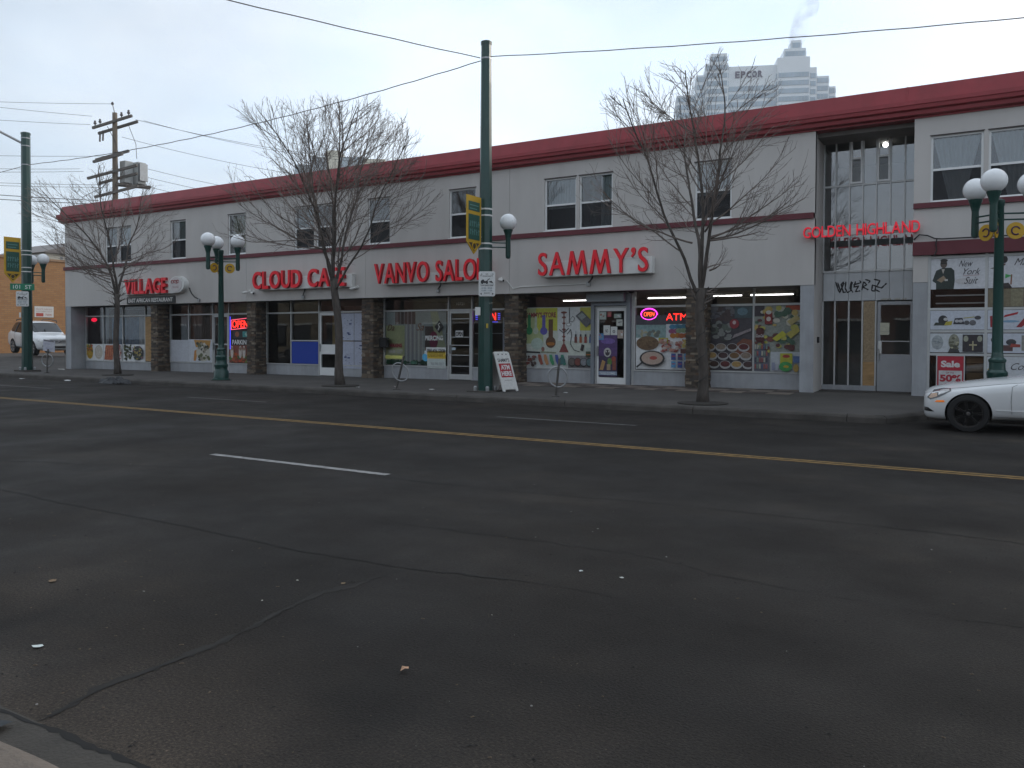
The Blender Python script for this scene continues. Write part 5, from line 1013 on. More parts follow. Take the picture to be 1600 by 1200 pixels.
# A-board: two leaning faces, opened across the pavement
ab = tag(empty('sandwich_board', (-10.95, 18.1, .16)), "white folding board reading SAMMY'S ATM HERE beside the tall pole", 'sign board')
M_AB = mat('white_board_plastic', (.62, .62, .60), .5, .06, 4)
def board_face(sx, name, printed):
    h, w = 1.12, .54; nh = Vector((.95, -.30, 0)).normalized() * sx; apex = Vector((-11.26, 18.36, 1.24)); base = apex + nh * .44; base.z = .165; topv = apex + nh * .02; u = (topv - base).normalized(); r_ = Vector((0, 0, 1)).cross(nh).normalized(); nrm = r_.cross(u)
    mp_ = lambda v: tuple(base + r_ * (v[0] - w / 2) + u * v[1] + nrm * v[2])
    q = MB()
    pts = [(0, .02), (.0, 1.1), (.06, 1.14), (w - .06, 1.14), (w, 1.1), (w, .02), (w - .07, .0), (w - .09, .06), (.09, .06), (.07, 0)]
    q.prism(pts, 'z', -.03, .0); q.v = [mp_(v) for v in q.v]; q.build(name, M_AB, ab)
    if printed:
        p = Print(w * .86, 1.04, (.60, .60, .58)); p.text("SAMMY'S", .06, .74, .88, .10, (.05, .05, .06), .03); p.rect(.05, .32, .95, .70, (.34, .015, .025)); p.text('ATM', .16, .53, .68, .13, (.64, .62, .62), .045); p.text('HERE', .12, .36, .76, .13, (.64, .62, .62), .045); p.line([(.2, .24), (.8, .24)], .012, (.25, .22, .22))
        for k in range(3): p.ell(.2 + .3 * k, .95, .05, .022, (.12, .12, .12))
        mbp, mts = p.mb(.0006); q = MB().add(mbp, lambda v: mp_((v[0] + w * .07, v[1] + .07, v[2] + .004))); q.m = mbp.m; q.build('print', mts, ab, recalc=False)
board_face(1, 'front_leaf', True); board_face(-1, 'rear_leaf', False)
# crumpled dark sheet at the kerb
q = MB(); rb_ = random.Random(9); nx, ny = 26, 14; hts = {}
for i in range(nx + 1):
    for j in range(ny + 1):
        x, y = i / nx - .5, j / ny - .5; e = max(0, 1 - (x / .5) ** 2 - (y / .5) ** 2); hts[i, j] = (-25.3 + x * 1.6 + rb_.gauss(0, .012), 16.25 + y * .62 + rb_.gauss(0, .01), .012 + .26 * e ** .6 * (.55 + .45 * math.sin(x * 9 + y * 7) * math.cos(y * 11 - x * 5)) + rb_.uniform(0, .03) * (e > 0))
for i in range(nx):
    for j in range(ny):
        if ((i + .5) / nx - .5) ** 2 + ((j + .5) / ny - .5) ** 2 < .25: q.quad(hts[i, j], hts[i + 1, j], hts[i + 1, j + 1], hts[i, j + 1])
tag(q.build('garbage_bag', mat('black_plastic_bag', (.010, .011, .015), .5), smooth=False), 'crumpled black plastic bag lying at the kerb by the left tree', 'bag')
def scrap(X, Y, Z, s, col, label, cat='litter', name='paper_scrap', flatn=.3):
    q = MB(); rr = random.Random(int(X * 100)); pts = [(X + s * math.cos(a) * rr.uniform(.6, 1), Y + s * math.sin(a) * rr.uniform(.4, 1), Z + .004 + rr.uniform(0, s * flatn)) for a in [i * 2 * math.pi / 7 for i in range(7)]]
    n = len(q.v); q.v += pts + [(X, Y, Z + s * flatn * .9)]
    for i in range(7): q.f.append((i, (i + 1) % 7, 7)); q.m.append(0)
    return tag(q.build(name, mat('litter_%02x%02x%02x' % tuple(int(c * 255) for c in col), col, .8)), label, cat, 'scraps of litter')
scrap(-4.16, 2.24, 0, .035, (.55, .60, .58), 'white paper scrap on the near road at the left', flatn=.2); scrap(-2.36, 2.98, 0, .028, (.45, .26, .16), 'small tan crumpled scrap on the road near the bottom', flatn=.9); scrap(-28.2, 16.3, 0, .16, (.6, .6, .6), 'white scrap in the far gutter left of the black bag'); scrap(-30.6, 16.0, 0, .12, (.5, .5, .5), 'pale scrap in the far gutter near the left pole')
scrap(-3.55, 3.85, 0, .02, (.16, .11, .06), 'brown leaf scrap on the road beside the long crack', flatn=.15); scrap(-5.2, 2.9, 0, .035, (.17, .11, .06), 'dry brown leaf on the near road at the far left', flatn=.15)
scrap(-2.35, 4.9, 0, .02, (.5, .5, .5), 'tiny white scrap on the road below the middle'); scrap(-2.05, 4.9, 0, .02, (.5, .5, .48), 'tiny white scrap right of its twin below the middle'); scrap(-14.6, 18.0, .16, .10, (.5, .4, .4), 'pinkish scrap on the pavement by the salon rack'); scrap(-13.0, 17.6, .16, .12, (.55, .55, .53), 'white scrap on the pavement in front of the salon'); scrap(-15.4, 17.3, .16, .08, (.6, .6, .6), 'white scrap beside the middle tree'); scrap(-9.3, 18.4, .17, .08, (.5, .5, .5), "small white scrap on the pavement by the SAMMY'S rack"); scrap(-33.9, 19.3, .15, .2, (.55, .54, .5), 'white scrap behind the left pole')
scrap(-3.44, 1.66, .008, .09, (.020, .024, .028), 'dark leaf clump in the near gutter', flatn=.25)
q = MB(); rr = random.Random(21)
for _ in range(1500):                      # grit, crumbs and leaf bits scattered over the near road
    d_ = rr.random() ** 1.6; Y_ = 1.85 + d_ * 6; X_ = rr.uniform(-7.5 - d_ * 3, .8); s_ = rr.choice((.0015, .002, .0025, .003, .005)); c_ = rr.choices((0, 1, 2, 3), (8, 4, .4, .06))[0]
    a = rr.random() * 6.28; el = rr.uniform(1, 2.6) ; n = len(q.v); ca_, sa_ = math.cos(a), math.sin(a)
    for (u_, v_, w_) in ((-1, -1, 0), (1, -1, 0), (1, 1, 0), (-1, 1, 0), (0, 0, 1)): q.v.append((X_ + (u_ * ca_ * el - v_ * sa_) * s_, Y_ + (u_ * sa_ * el + v_ * ca_) * s_, .002 + w_ * s_ * .8))
    for f_ in ((0, 1, 4), (1, 2, 4), (2, 3, 4), (3, 0, 4)): q.f.append(tuple(n + k for k in f_)); q.m.append(c_)
o = stuff(q.build('road_grit', [mat('grit_dark', (.015, .014, .013), .9), mat('grit_brown', (.09, .065, .045), .9), mat('grit_grey', (.22, .21, .2), .9), mat('grit_pale', (.45, .43, .38), .9)], recalc=False)); o['label'] = 'fine grit and leaf crumbs scattered on the near road'; o['category'] = 'grit'

# ================================================================== bare street trees
BARK = [mat('bark_grey_brown', (.078, .066, .058), .95, .45, 9, .9, 30, stretch=(1, 1, .35), detail=8), mat('twig_brown', (.165, .135, .118), .9, .25, 6)]
def bare_tree(X, Y, z0, split, r0, cz, crx, crz, seed, label, lean=(0, 0), nl=6, low=0.0, off=(0, 0)):
    rg = random.Random(seed); t = tag(empty('bare_tree', (X, Y, z0)), label, 'tree', 'bare street trees')
    TB, CB = MB(), MB(); C = Vector((X + off[0], Y + off[1], cz))
    def inside(p, k=1.0): d = p - C; return (d.x / crx) ** 2 + (d.y / crx) ** 2 + (d.z / crz) ** 2 < k * k
    def rnd_perp(d):
        a = d.orthogonal().normalized(); b = d.cross(a); th = rg.uniform(0, 2 * math.pi); return a * math.cos(th) + b * math.sin(th)
    def branch(p, d, L, r, lev, mb):
        n = max(3, int(L / (.22, .15, .11, .07)[lev])); pts = [p.copy()]; rad = [r]; d = d.normalized(); tipr = (.011, .0060, .0042, .0032)[lev]
        sw = rnd_perp(d) * .04
        for i in range(n):
            trop = Vector((0, 0, (.012, .030, .055, .07)[lev]))
            d = (d + rnd_perp(d) * rg.uniform(.02, .13) + trop + sw * math.sin(i * .8)).normalized(); p = p + d * (L / n)
            if i > 1 and not inside(p, .98 + .16 * rg.random()): break
            pts.append(p.copy()); rad.append(r + (tipr - r) * ((i + 1) / n) ** .75)
        rad[-1] = min(rad[-1], tipr)
        mb.tube(pts, rad, (7, 5, 4, 3)[lev], 0 if lev < 1 else 1, cap=False)
        if lev >= 3 or len(pts) < 3: return
        m_ = len(pts) - 1; La = L * m_ / n; cnt = int(La * (2.8, 4.3, 7.0)[lev]) + 1; f0 = (.26, .14, .10)[lev]
        for k in range(cnt):
            f = f0 + (1 - f0) * (k + rg.random()) / cnt; x = min(f * m_, m_ - .01); i = int(x); q_ = pts[i].lerp(pts[i + 1], x - i)
            dd = (pts[i + 1] - pts[i]).normalized(); ang = R(rg.uniform(26, 50)); nd = dd * math.cos(ang) + rnd_perp(dd) * math.sin(ang)
            out_ = Vector((q_.x - top.x, q_.y - top.y, 0)); out_ = out_.normalized() if out_.length > .05 else Vector((0, 0, 0))
            nd = (nd + out_ * (.40, .22, .1)[lev] + Vector((0, 0, (.0, .10, .12)[lev]))).normalized()
            Lc = ((crx * rg.uniform(.65, 1.1) * (1.15 - .65 * f)), rg.uniform(.45, 1.0) * (1.15 - .45 * f), rg.uniform(.10, .34))[lev]
            rc = max(min(rad[i] * rg.uniform(.42, .62), (.03, .011, .005)[lev]), (.010, .0052, .0034)[lev])
            branch(q_, nd, Lc, rc, lev + 1, CB)
    # trunk with a slight wander
    tp = [Vector((X, Y, z0 - .05))]; k = 9
    for i in range(1, k + 1):
        f = i / k; tp.append(Vector((X + lean[0] * f + .03 * math.sin(f * 7 + seed), Y + lean[1] * f + .03 * math.cos(f * 5 + seed), z0 + (split - z0) * f)))
    TB.tube(tp, [r0 * 1.45, r0 * 1.12] + [r0 * (1.02 - .14 * i / k) for i in range(2, k + 1)], 12, 0)
    top = tp[-1]
    for i in range(nl):
        az = 2 * math.pi * (i + rg.uniform(-.2, .2)) / nl + seed; el = R((rg.uniform(6, 16), rg.uniform(26, 36), rg.uniform(40, 54))[i % 3]); d = Vector((math.cos(az) * math.sin(el), math.sin(az) * math.sin(el), math.cos(el)))
        s_ = top - Vector((0, 0, (.05, .25, .55)[i % 3] * rg.uniform(.6, 1.2))); L = .1
        while inside(s_ + d * L, 1.0) or L < 1.0: L += .1
        branch(s_ - d * .10, d, L * rg.uniform(.98, 1.1), r0 * (.50, .42, .34)[i % 3], 0, TB)
    for i in range(int(7 * low)):   # low spreading side shoots, leaving the limbs a little above the fork
        az = rg.uniform(0, 6.28); d = Vector((math.cos(az), math.sin(az), rg.uniform(.0, .35))).normalized(); branch(top + Vector((.22 * math.cos(az), .22 * math.sin(az), rg.uniform(.35, 1.3))), d, crx * rg.uniform(.8, 1.1), .024, 1, CB)
    TB.build('trunk', BARK, t, smooth=True, recalc=False); stuff(CB.build('crown', BARK, t, recalc=False))
    MB().lathe((X, Y, z0), [(.55, -.02), (.55, .006), (.1, .03)], 22).build('tree_pit', mat('pit_soil', (.03, .026, .022), .95, .3, 12, .4, 40), t)
    return t
bare_tree(-16.45, 17.7, .165, 3.35, .118, 6.05, 3.4, 2.68, 4, 'large bare tree with kinked trunk in front of CLOUD CAFE', lean=(-.22, 0), nl=7, low=1.6, off=(-.5, 0))
bare_tree(-5.36, 17.35, .17, 2.72, .108, 5.35, 2.45, 2.25, 12, 'bare tree with wire-wrapped trunk in front of the spice poster', lean=(-.06, 0), nl=7, low=1.2, off=(-.30, 0))
bare_tree(-28.15, 18.2, .15, 3.2, .105, 5.85, 2.75, 2.25, 8, 'bare tree at the left in front of the VILLAGE sign', lean=(-.1, 0), nl=9, low=2.6, off=(-.55, 0))
q = MB(); q.tube([(-5.36 - .06 * f + (.112 + .012) * math.cos(f * 30) * (1 - .1 * f), 17.35 + (.112 + .012) * math.sin(f * 30) * (1 - .1 * f), .3 + 2.4 * f) for f in [i / 110 for i in range(111)]], .009, 5)
tag(q.build('light_string', M_CABLE, recalc=False), 'dark wire of a light string wound round the right tree trunk', 'light string')

# ================================================================== vehicles
def patch(bvh, poly, axis, sign, mth, off=.006, sub=2, frame=None):
    """a thin skin laid on the body: poly in (x,z) seen from the side or (y,z) seen from the front"""
    bm = bmesh.new(); vs = [bm.verts.new((p[0], 0, p[1]) if axis == 'y' else (0, p[0], p[1])) for p in poly]; bm.faces.new(vs)
    bmesh.ops.triangulate(bm, faces=bm.faces); bmesh.ops.subdivide_edges(bm, edges=bm.edges, cuts=sub * 2, use_grid_fill=True); bmesh.ops.triangulate(bm, faces=bm.faces)
    for v in bm.verts:
        if axis == 'y': o_, d_ = Vector((v.co.x, sign * 3, v.co.z)), Vector((0, -sign, 0))
        else: o_, d_ = Vector((sign * 9, v.co.y, v.co.z)), Vector((-sign, 0, 0))
        h = bvh.ray_cast(o_, d_)
        if h[0] is not None: v.co = h[0] - d_ * off
        else: v.co = Vector((v.co.x, sign * .6, v.co.z)) if axis == 'y' else Vector((sign * .5, v.co.y, v.co.z))
    mb = MB(); mb.v = [tuple(v.co) for v in bm.verts]; bm.verts.index_update(); mb.f = [tuple(v.index for v in f.verts) for f in bm.faces]; mb.m = [0] * len(mb.f); bm.free(); return mb
def seam(bvh, pts, sign, w=.007, off=.0015):
    mb = MB(); P_ = []
    for a, b in zip(pts, pts[1:]):
        for i in range(12): P_.append((a[0] + (b[0] - a[0]) * i / 12, a[1] + (b[1] - a[1]) * i / 12))
    P_.append(pts[-1]); C = []
    for x, z in P_:
        h = bvh.ray_cast(Vector((x, sign * 3, z)), Vector((0, -sign, 0)))
        if h[0] is not None: C.append(h[0] + Vector((0, sign * off, 0)))
    if len(C) > 1: mb.tube(C, w / 2, 4)
    return mb
def make_wheel(parent, x, y, z, r_, wd, side, rimm, spokes, hubm):
    """side -1: outer face towards -y"""
    w = empty('wheel', (x, y, z), parent=parent); o = side * wd / 2
    def lat(prof, m, name, seg=40):    # prof (radius, offset along axle)
        mb = MB(); k = len(prof)
        for rr, t in prof:
            for j in range(seg): a = 2 * math.pi * j / seg; mb.v.append((rr * math.cos(a), t, rr * math.sin(a)))
        for i in range(k - 1):
            for j in range(seg): j2 = (j + 1) % seg; mb.f.append((i * seg + j, i * seg + j2, (i + 1) * seg + j2, (i + 1) * seg + j)); mb.m.append(0)
        return mb.build(name, m, w, smooth=True, local=True, sharp=40)
    ri = r_ * .70
    lat([(ri, -o), (r_ * .93, -o * 1.02), (r_ * .99, -o * .8), (r_, -o * .4), (r_, o * .4), (r_ * .99, o * .8), (r_ * .94, o * 1.0), (ri * 1.06, o * 1.04), (ri, o * .94), (ri * .98, o * .2)], mat('tyre_rubber', (.011, .011, .012), .8, .2, 20), 'tyre')
    lat([(ri * 1.005, o * 1.0), (ri * .96, o * .98), (ri * .93, o * .5), (ri * .9, -o * .3), (.02, -o * .3)], mat('wheel_well_dark', (.008, .008, .008), .7), 'rim_barrel')
    lat([(ri * 1.02, o * .95), (ri * 1.03, o * 1.02), (ri * .94, o * 1.0), (ri * .93, o * .9)], rimm, 'rim')
    q = MB()
    for k in range(spokes):
        a = 2 * math.pi * k / spokes; u = Vector((math.cos(a), 0, math.sin(a))); 
        for da in (-.11, .11):
            v = Vector((math.cos(a + da), 0, math.sin(a + da))); q.obox(u * ri * .15 + v * ri * .42 + Vector((0, o * .82, 0)), v * 1.0 + u * .0, ri * .82, .022, .03, up=(0, 1, 0))
    q.build('spokes', rimm, w, local=True); lat([(.075, o * .70), (.07, o * .92), (.03, o * .96), (.001, o * .96)], rimm, 'hub', 20); lat([(.03, o * .965), (.028, o * .99), (.001, o * .99)], hubm, 'hub_cap', 16)
    return w
def car_body(stations, wheels, wr, glass_side, glass_front, glass_rear, rows_glass=(6, 7), well=.40):
    """stations: (x, zb, zmid, zsh, zt, w, wc, wt). returns evaluated meshes split by material"""
    prof = []
    for (x, zb, zm, zs_, zt, w, wc, wt) in stations:
        prof.append([(x, 0, zb), (x, .72 * w, zb), (x, .95 * w, zb + .05), (x, w, zm), (x, .995 * w, zs_ - .10), (x, .965 * w, zs_ - .015), (x, wc, zs_ + .02), (x, wt, zt - .055), (x, wt * .80, zt - .012), (x, 0, zt)])
    nr = 10; full = []
    for pr in prof: full.append(pr + [(a, -b, c_) for a, b, c_ in reversed(pr[1:-1])])
    nn = len(full[0]); me = bpy.data.meshes.new('shell'); v = [p for r_ in full for p in r_]; f = []; mi = []
    for i in range(len(full) - 1):
        for j in range(nn):
            j2 = (j + 1) % nn; f.append((i * nn + j, i * nn + j2, (i + 1) * nn + j2, (i + 1) * nn + j))
            jj = j if j < 9 else nn - 1 - j       # mirrored row index: 6 = side glass, 7/8 = roof skin
            m = 0
            if jj == 6 and i in glass_side: m = 1
            if jj in (7, 8) and i in glass_front + glass_rear: m = 1
            mi.append(m)
    f.append(tuple(range(nn))); mi.append(0); f.append(tuple(reversed(range((len(full) - 1) * nn, len(full) * nn)))); mi.append(0)
    me.from_pydata(v, [], f); me.polygons.foreach_set('material_index', mi)
    bm = bmesh.new(); bm.from_mesh(me); bmesh.ops.recalc_face_normals(bm, faces=bm.faces)
    cl = bm.edges.layers.float.new('crease_edge')
    for e in bm.edges:
        ms = {fc.material_index for fc in e.link_faces}
        if len(ms) > 1: e[cl] = .55
    bm.to_mesh(me); bm.free()
    for k in range(3): me.materials.append(bpy.data.materials.new('slot'))
    ob = bpy.data.objects.new('shell', me); COL.objects.link(ob); sb = ob.modifiers.new('s', 'SUBSURF'); sb.levels = 2; sb.render_levels = 2
    cm = MB()
    for (x, z) in wheels:
        for s_ in (-1, 1):
            seg = 40; n = len(cm.v)
            for yy in (s_ * 1.3, s_ * (stations[5][5] - well)):
                for j in range(seg): a = 2 * math.pi * j / seg; cm.v.append((x + (wr + .045) * math.cos(a), yy, z + (wr + .045) * math.sin(a)))
            cm.f += [tuple(n + j for j in range(seg)), tuple(n + seg + j for j in reversed(range(seg)))] + [(n + j, n + (j + 1) % seg, n + seg + (j + 1) % seg, n + seg + j) for j in range(seg)]; cm.m += [2] * (seg + 2)
    cut = cm.build('cutter', [ob.data.materials[0], ob.data.materials[1], ob.data.materials[2]]); bo = ob.modifiers.new('b', 'BOOLEAN'); bo.object = cut; bo.operation = 'DIFFERENCE'; bo.solver = 'EXACT'
    bpy.context.view_layer.update(); ev = ob.evaluated_get(bpy.context.evaluated_depsgraph_get()); em = bpy.data.meshes.new_from_object(ev)
    res = []
    for k in range(3):
        bm = bmesh.new(); bm.from_mesh(em); bmesh.ops.delete(bm, geom=[fc for fc in bm.faces if fc.material_index != k], context='FACES')
        m2 = bpy.data.meshes.new('part'); 
        for fc in bm.faces: fc.material_index = 0; fc.smooth = True
        bm.to_mesh(m2); bm.free(); m2.set_sharp_from_angle(angle=R(42)); res.append(m2)
    bmx = bmesh.new(); bmx.from_mesh(em); bvh = BVHTree.FromBMesh(bmx); bmx.free()
    bpy.data.objects.remove(ob); bpy.data.objects.remove(cut)
    return res, bvh
def mesh_part(name, me, m, parent): me.materials.clear(); me.materials.append(m); o = bpy.data.objects.new(name, me); COL.objects.link(o); o.parent = parent; return o
M_CARW = mat('white_car_paint', (.70, .71, .72), .22, .02, 2, coat=.6); M_CGL = mat('tinted_car_glass', (.012, .014, .016), .03, spec=.8); M_WELL = mat('wheel_arch_liner', (.012, .012, .012), .9); M_CHROME = mat('chrome', (.6, .6, .62), .12, metal=1.0)
M_LENS = mat('headlamp_lens', (.62, .62, .62), .06, .35, 14, coat=1.0); M_LBASE = mat('headlamp_base', (.09, .095, .10), .12, coat=1.0); M_PEACH = mat('peach_lens', (.55, .36, .25), .1, .2, 20, coat=1.0); M_AMBER = mat('amber_lens', (.75, .20, .012), .2, emit=.25, ecol=(1, .25, .01)); M_TRIM = mat('black_trim', (.015, .015, .016), .4); M_RIMB = mat('black_rim', (.011, .011, .012), .3, coat=.3); M_RIMS = mat('alloy_rim', (.33, .34, .35), .35, metal=.6)
SED = [(0.0, .25, .42, .58, .64, .50, .44, .36), (.05, .18, .40, .62, .70, .68, .60, .50), (.20, .155, .38, .66, .76, .79, .70, .56), (.45, .15, .42, .70, .815, .855, .76, .60), (.80, .16, .45, .76, .875, .875, .79, .64), (1.20, .20, .48, .82, .93, .885, .80, .66), (1.55, .20, .50, .865, .975, .885, .80, .68), (1.70, .20, .50, .88, 1.00, .885, .81, .69), (2.38, .20, .50, .91, 1.385, .885, .82, .565), (2.75, .20, .50, .92, 1.44, .885, .82, .57), (3.20, .20, .50, .93, 1.435, .885, .815, .565), (3.60, .20, .50, .935, 1.37, .885, .81, .55), (4.08, .22, .52, .93, 1.06, .87, .78, .62), (4.35, .24, .54, .92, 1.03, .83, .74, .60), (4.53, .30, .55, .88, .97, .76, .68, .54), (4.585, .36, .56, .82, .90, .66, .58, .46)]
(mb0, mb1, mb2), BV = car_body(SED, [(.72, .315), (3.48, .315)], .315, (8, 9, 10), (7,), (11,))
def sedan(loc, label, paint, group, rimm=None, rz=0.0, grp=True):
    c_ = tag(empty('sedan_car', loc, rz=rz), label, 'car', group)
    body = mesh_part('body', mb0.copy() if not mb0.users or paint else mb0, paint, c_); mesh_part('windows', mb1.copy(), M_CGL, c_); mesh_part('wheel_arches', mb2.copy(), M_WELL, c_)
    for x in (.72, 3.48):
        for s_ in (-1, 1): make_wheel(c_, x, s_ * .765, .32, .325, .215, s_, rimm or M_RIMB, 7, M_CHROME)
    for s_ in (-1, 1):
        patch(BV, [(.075, .57), (.13, .535), (.27, .585), (.46, .70), (.45, .742), (.33, .742), (.18, .705)], 'y', s_, M_LENS).build('headlight', M_LBASE, c_, smooth=True, local=True)
        patch(BV, [(.26, .625), (.34, .66), (.43, .708), (.42, .73), (.33, .725), (.26, .69)], 'y', s_, M_LENS, .011).build('main_beam', M_LENS, c_, smooth=True, local=True); patch(BV, [(.10, .575), (.14, .56), (.24, .60), (.24, .655), (.15, .645)], 'y', s_, M_LENS, .011).build('turn_lamp', M_PEACH, c_, smooth=True, local=True)
        patch(BV, [(.20, .50), (.36, .505), (.345, .535), (.235, .53)], 'y', s_, M_AMBER, .008).build('side_marker', M_AMBER, c_, smooth=True, local=True)
        patch(BV, [(.03, .325), (.20, .325), (.10, .39), (.03, .40)], 'y', s_, M_TRIM, .006).build('lower_intake', M_TRIM, c_, smooth=True, local=True); patch(BV, [(.035, .36), (.11, .362), (.075, .39), (.035, .392)], 'y', s_, M_CHROME, .012).build('fog_lamp', M_CHROME, c_, smooth=True, local=True)
        for k, pts in enumerate(([(1.36, .34), (1.345, .55), (1.36, .80), (1.44, .845)], [(2.52, .26), (2.53, .6), (2.55, .88)], [(3.36, .88), (3.30, .72), (3.12, .50), (3.05, .27)], [(1.1, .28), (3.08, .28)])): seam(BV, pts, s_).build('panel_gap', M_TRIM, c_, local=True)
        seam(BV, [(.42, .735), (.8, .785), (1.2, .84), (1.6, .885)], s_, .009).build('bonnet_gap', M_TRIM, c_, local=True)
        seam(BV, [(1.12, .62), (1.8, .645), (2.6, .68), (3.4, .70), (4.2, .72)], s_, .006, .0).build('body_crease', paint, c_, local=True); seam(BV, [(1.12, .40), (2.0, .385), (3.1, .385)], s_, .022, .0).build('sill_moulding', paint, c_, local=True)
        for x in (1.55, 2.70): MB().obox((x + .72, s_ * .90, .76), (1, 0, .02), .17, .02, .026).build('door_handle', paint, c_, local=True, bevel=.006)
        q = MB().sphere((0, 0, 0), .1, 14, 8); q.v = [(1.86 + v[0] * .75, s_ * .99 + v[1] * 1.15, .99 + v[2] * .75) for v in q.v]; q.build('mirror', paint, c_, smooth=True, local=True); MB().tube([(1.86, s_ * .80, .93), (1.86, s_ * .95, .96)], .03, 8).build('mirror_stalk', M_TRIM, c_, local=True)
        patch(BV, [(4.25, .72), (4.25, .88), (4.54, .86), (4.56, .72)], 'y', s_, M_LENS).build('tail_light', mat('red_lens', (.35, .01, .01), .15), c_, smooth=True, local=True)
    patch(BV, [(-.30, .42), (.30, .42), (.36, .60), (-.36, .60)], 'x', -1, M_TRIM).build('grille', M_TRIM, c_, smooth=True, local=True)
    return c_
sedan((-.93, 16.66, 0.0), 'white sedan with black wheels at the right edge, parked at the kerb', M_CARW, None)
sedan((-44.5, 2.75, 0.0), 'dark sedan parked on the near side, seen only in the shop glass', mat('dark_car_paint', (.03, .032, .036), .25, coat=.6), None, M_RIMS, math.pi * 0)
SUV = [(0.0, .42, .55, .72, .84, .55, .48, .40), (.06, .33, .52, .78, .92, .76, .66, .54), (.25, .28, .52, .84, .99, .86, .76, .60), (.60, .27, .55, .90, 1.05, .90, .80, .64), (1.0, .27, .56, .95, 1.10, .91, .82, .68), (1.22, .27, .56, .98, 1.13, .91, .83, .70), (1.32, .27, .56, .99, 1.16, .91, .835, .70), (1.98, .27, .56, 1.02, 1.64, .91, .84, .62), (2.5, .27, .56, 1.04, 1.705, .91, .84, .63), (3.1, .27, .56, 1.06, 1.70, .91, .84, .63), (3.7, .28, .56, 1.08, 1.665, .905, .83, .61), (4.12, .30, .58, 1.08, 1.60, .88, .80, .58), (4.40, .34, .60, 1.04, 1.22, .84, .76, .60), (4.56, .42, .62, .95, 1.02, .74, .66, .52)]
(sb0, sb1, sb2), SV = car_body(SUV, [(.86, .36), (3.50, .36)], .355, (7, 8, 9, 10), (6,), (11,))
cs = tag(empty('sport_utility_car', (-42.1, 23.9, .52), rz=math.pi + R(-9)), 'white sport utility vehicle parked in the lot at the left', 'car'); cs.rotation_euler.y = R(-2.2); cs.scale = (1.07, 1.07, 1.07)
mesh_part('body', sb0, M_CARW, cs); mesh_part('windows', sb1, M_CGL, cs); mesh_part('wheel_arches', sb2, M_WELL, cs)
for x in (.86, 3.50):
    for s_ in (-1, 1): make_wheel(cs, x, s_ * .785, .36, .36, .225, s_, M_RIMS, 6, M_CHROME)
for s_ in (-1, 1):
    patch(SV, [(.10, .78), (.12, .70), (.42, .76), (.56, .86), (.50, .89), (.20, .85)], 'y', s_, M_LENS).build('headlight', M_LENS, cs, smooth=True, local=True); patch(SV, [(s_ * .44, .70), (s_ * .78, .70), (s_ * .80, .82), (s_ * .46, .80)], 'x', -1, M_LENS).build('front_lens', M_LENS, cs, smooth=True, local=True); patch(SV, [(s_ * .50, .46), (s_ * .72, .46), (s_ * .72, .56), (s_ * .50, .56)], 'x', -1, M_TRIM).build('fog_lamp', M_TRIM, cs, smooth=True, local=True)
    q = MB().sphere((0, 0, 0), .12, 14, 8); q.v = [(1.55 + v[0] * .7, s_ * 1.03 + v[1] * 1.05, 1.10 + v[2] * .85) for v in q.v]; q.build('mirror', M_CARW, cs, smooth=True, local=True)
    MB().tube([(1.9, s_ * .60, 1.64), (2.0, s_ * .61, 1.73), (2.8, s_ * .62, 1.77), (3.8, s_ * .60, 1.72), (3.9, s_ * .59, 1.66)], .022, 6).build('roof_rail', M_TRIM, cs, local=True)
    for pts in ([(1.28, .36), (1.24, .6), (1.34, .96)], [(2.42, .34), (2.43, .7), (2.44, 1.02)], [(3.30, 1.03), (3.16, .78), (3.05, .5)]): seam(SV, pts, s_, .012).build('panel_gap', M_TRIM, cs, local=True)
    for x in (2.3, 3.15): MB().obox((x, s_ * .925, .88), (1, 0, .02), .19, .03, .035).build('door_handle', M_CARW, cs, local=True, bevel=.006)
    seam(SV, [(2.44, 1.05), (2.40, 1.35), (2.36, 1.60)], s_, .07, .0).build('window_pillar', M_TRIM, cs, local=True); seam(SV, [(3.30, 1.06), (3.34, 1.35), (3.30, 1.56)], s_, .08, .0).build('window_pillar', M_TRIM, cs, local=True); seam(SV, [(1.25, .36), (3.1, .36)], s_, .05).build('sill_moulding', M_TRIM, cs, local=True)
for z in (.68, .75, .82): patch(SV, [(-.42, z - .02), (.42, z - .02), (.42, z + .015), (-.42, z + .015)], 'x', -1, M_TRIM, .008).build('grille_bar', M_TRIM, cs, local=True)
patch(SV, [(-.55, .42), (.55, .42), (.50, .52), (-.50, .52)], 'x', -1, M_TRIM, .008).build('lower_grille', M_TRIM, cs, local=True); MB().obox((-.035, 0, .58), (0, 1, 0), .32, .02, .12).build('front_badge_plate', M_WHITE, cs, local=True)
q = MB().sphere((0, 0, 0), .06, 12, 8); q.v = [(-.02 + v[0] * .3, v[1] * 1.2, .76 + v[2] * .7) for v in q.v]; q.build('badge', M_CHROME, cs, smooth=True, local=True)

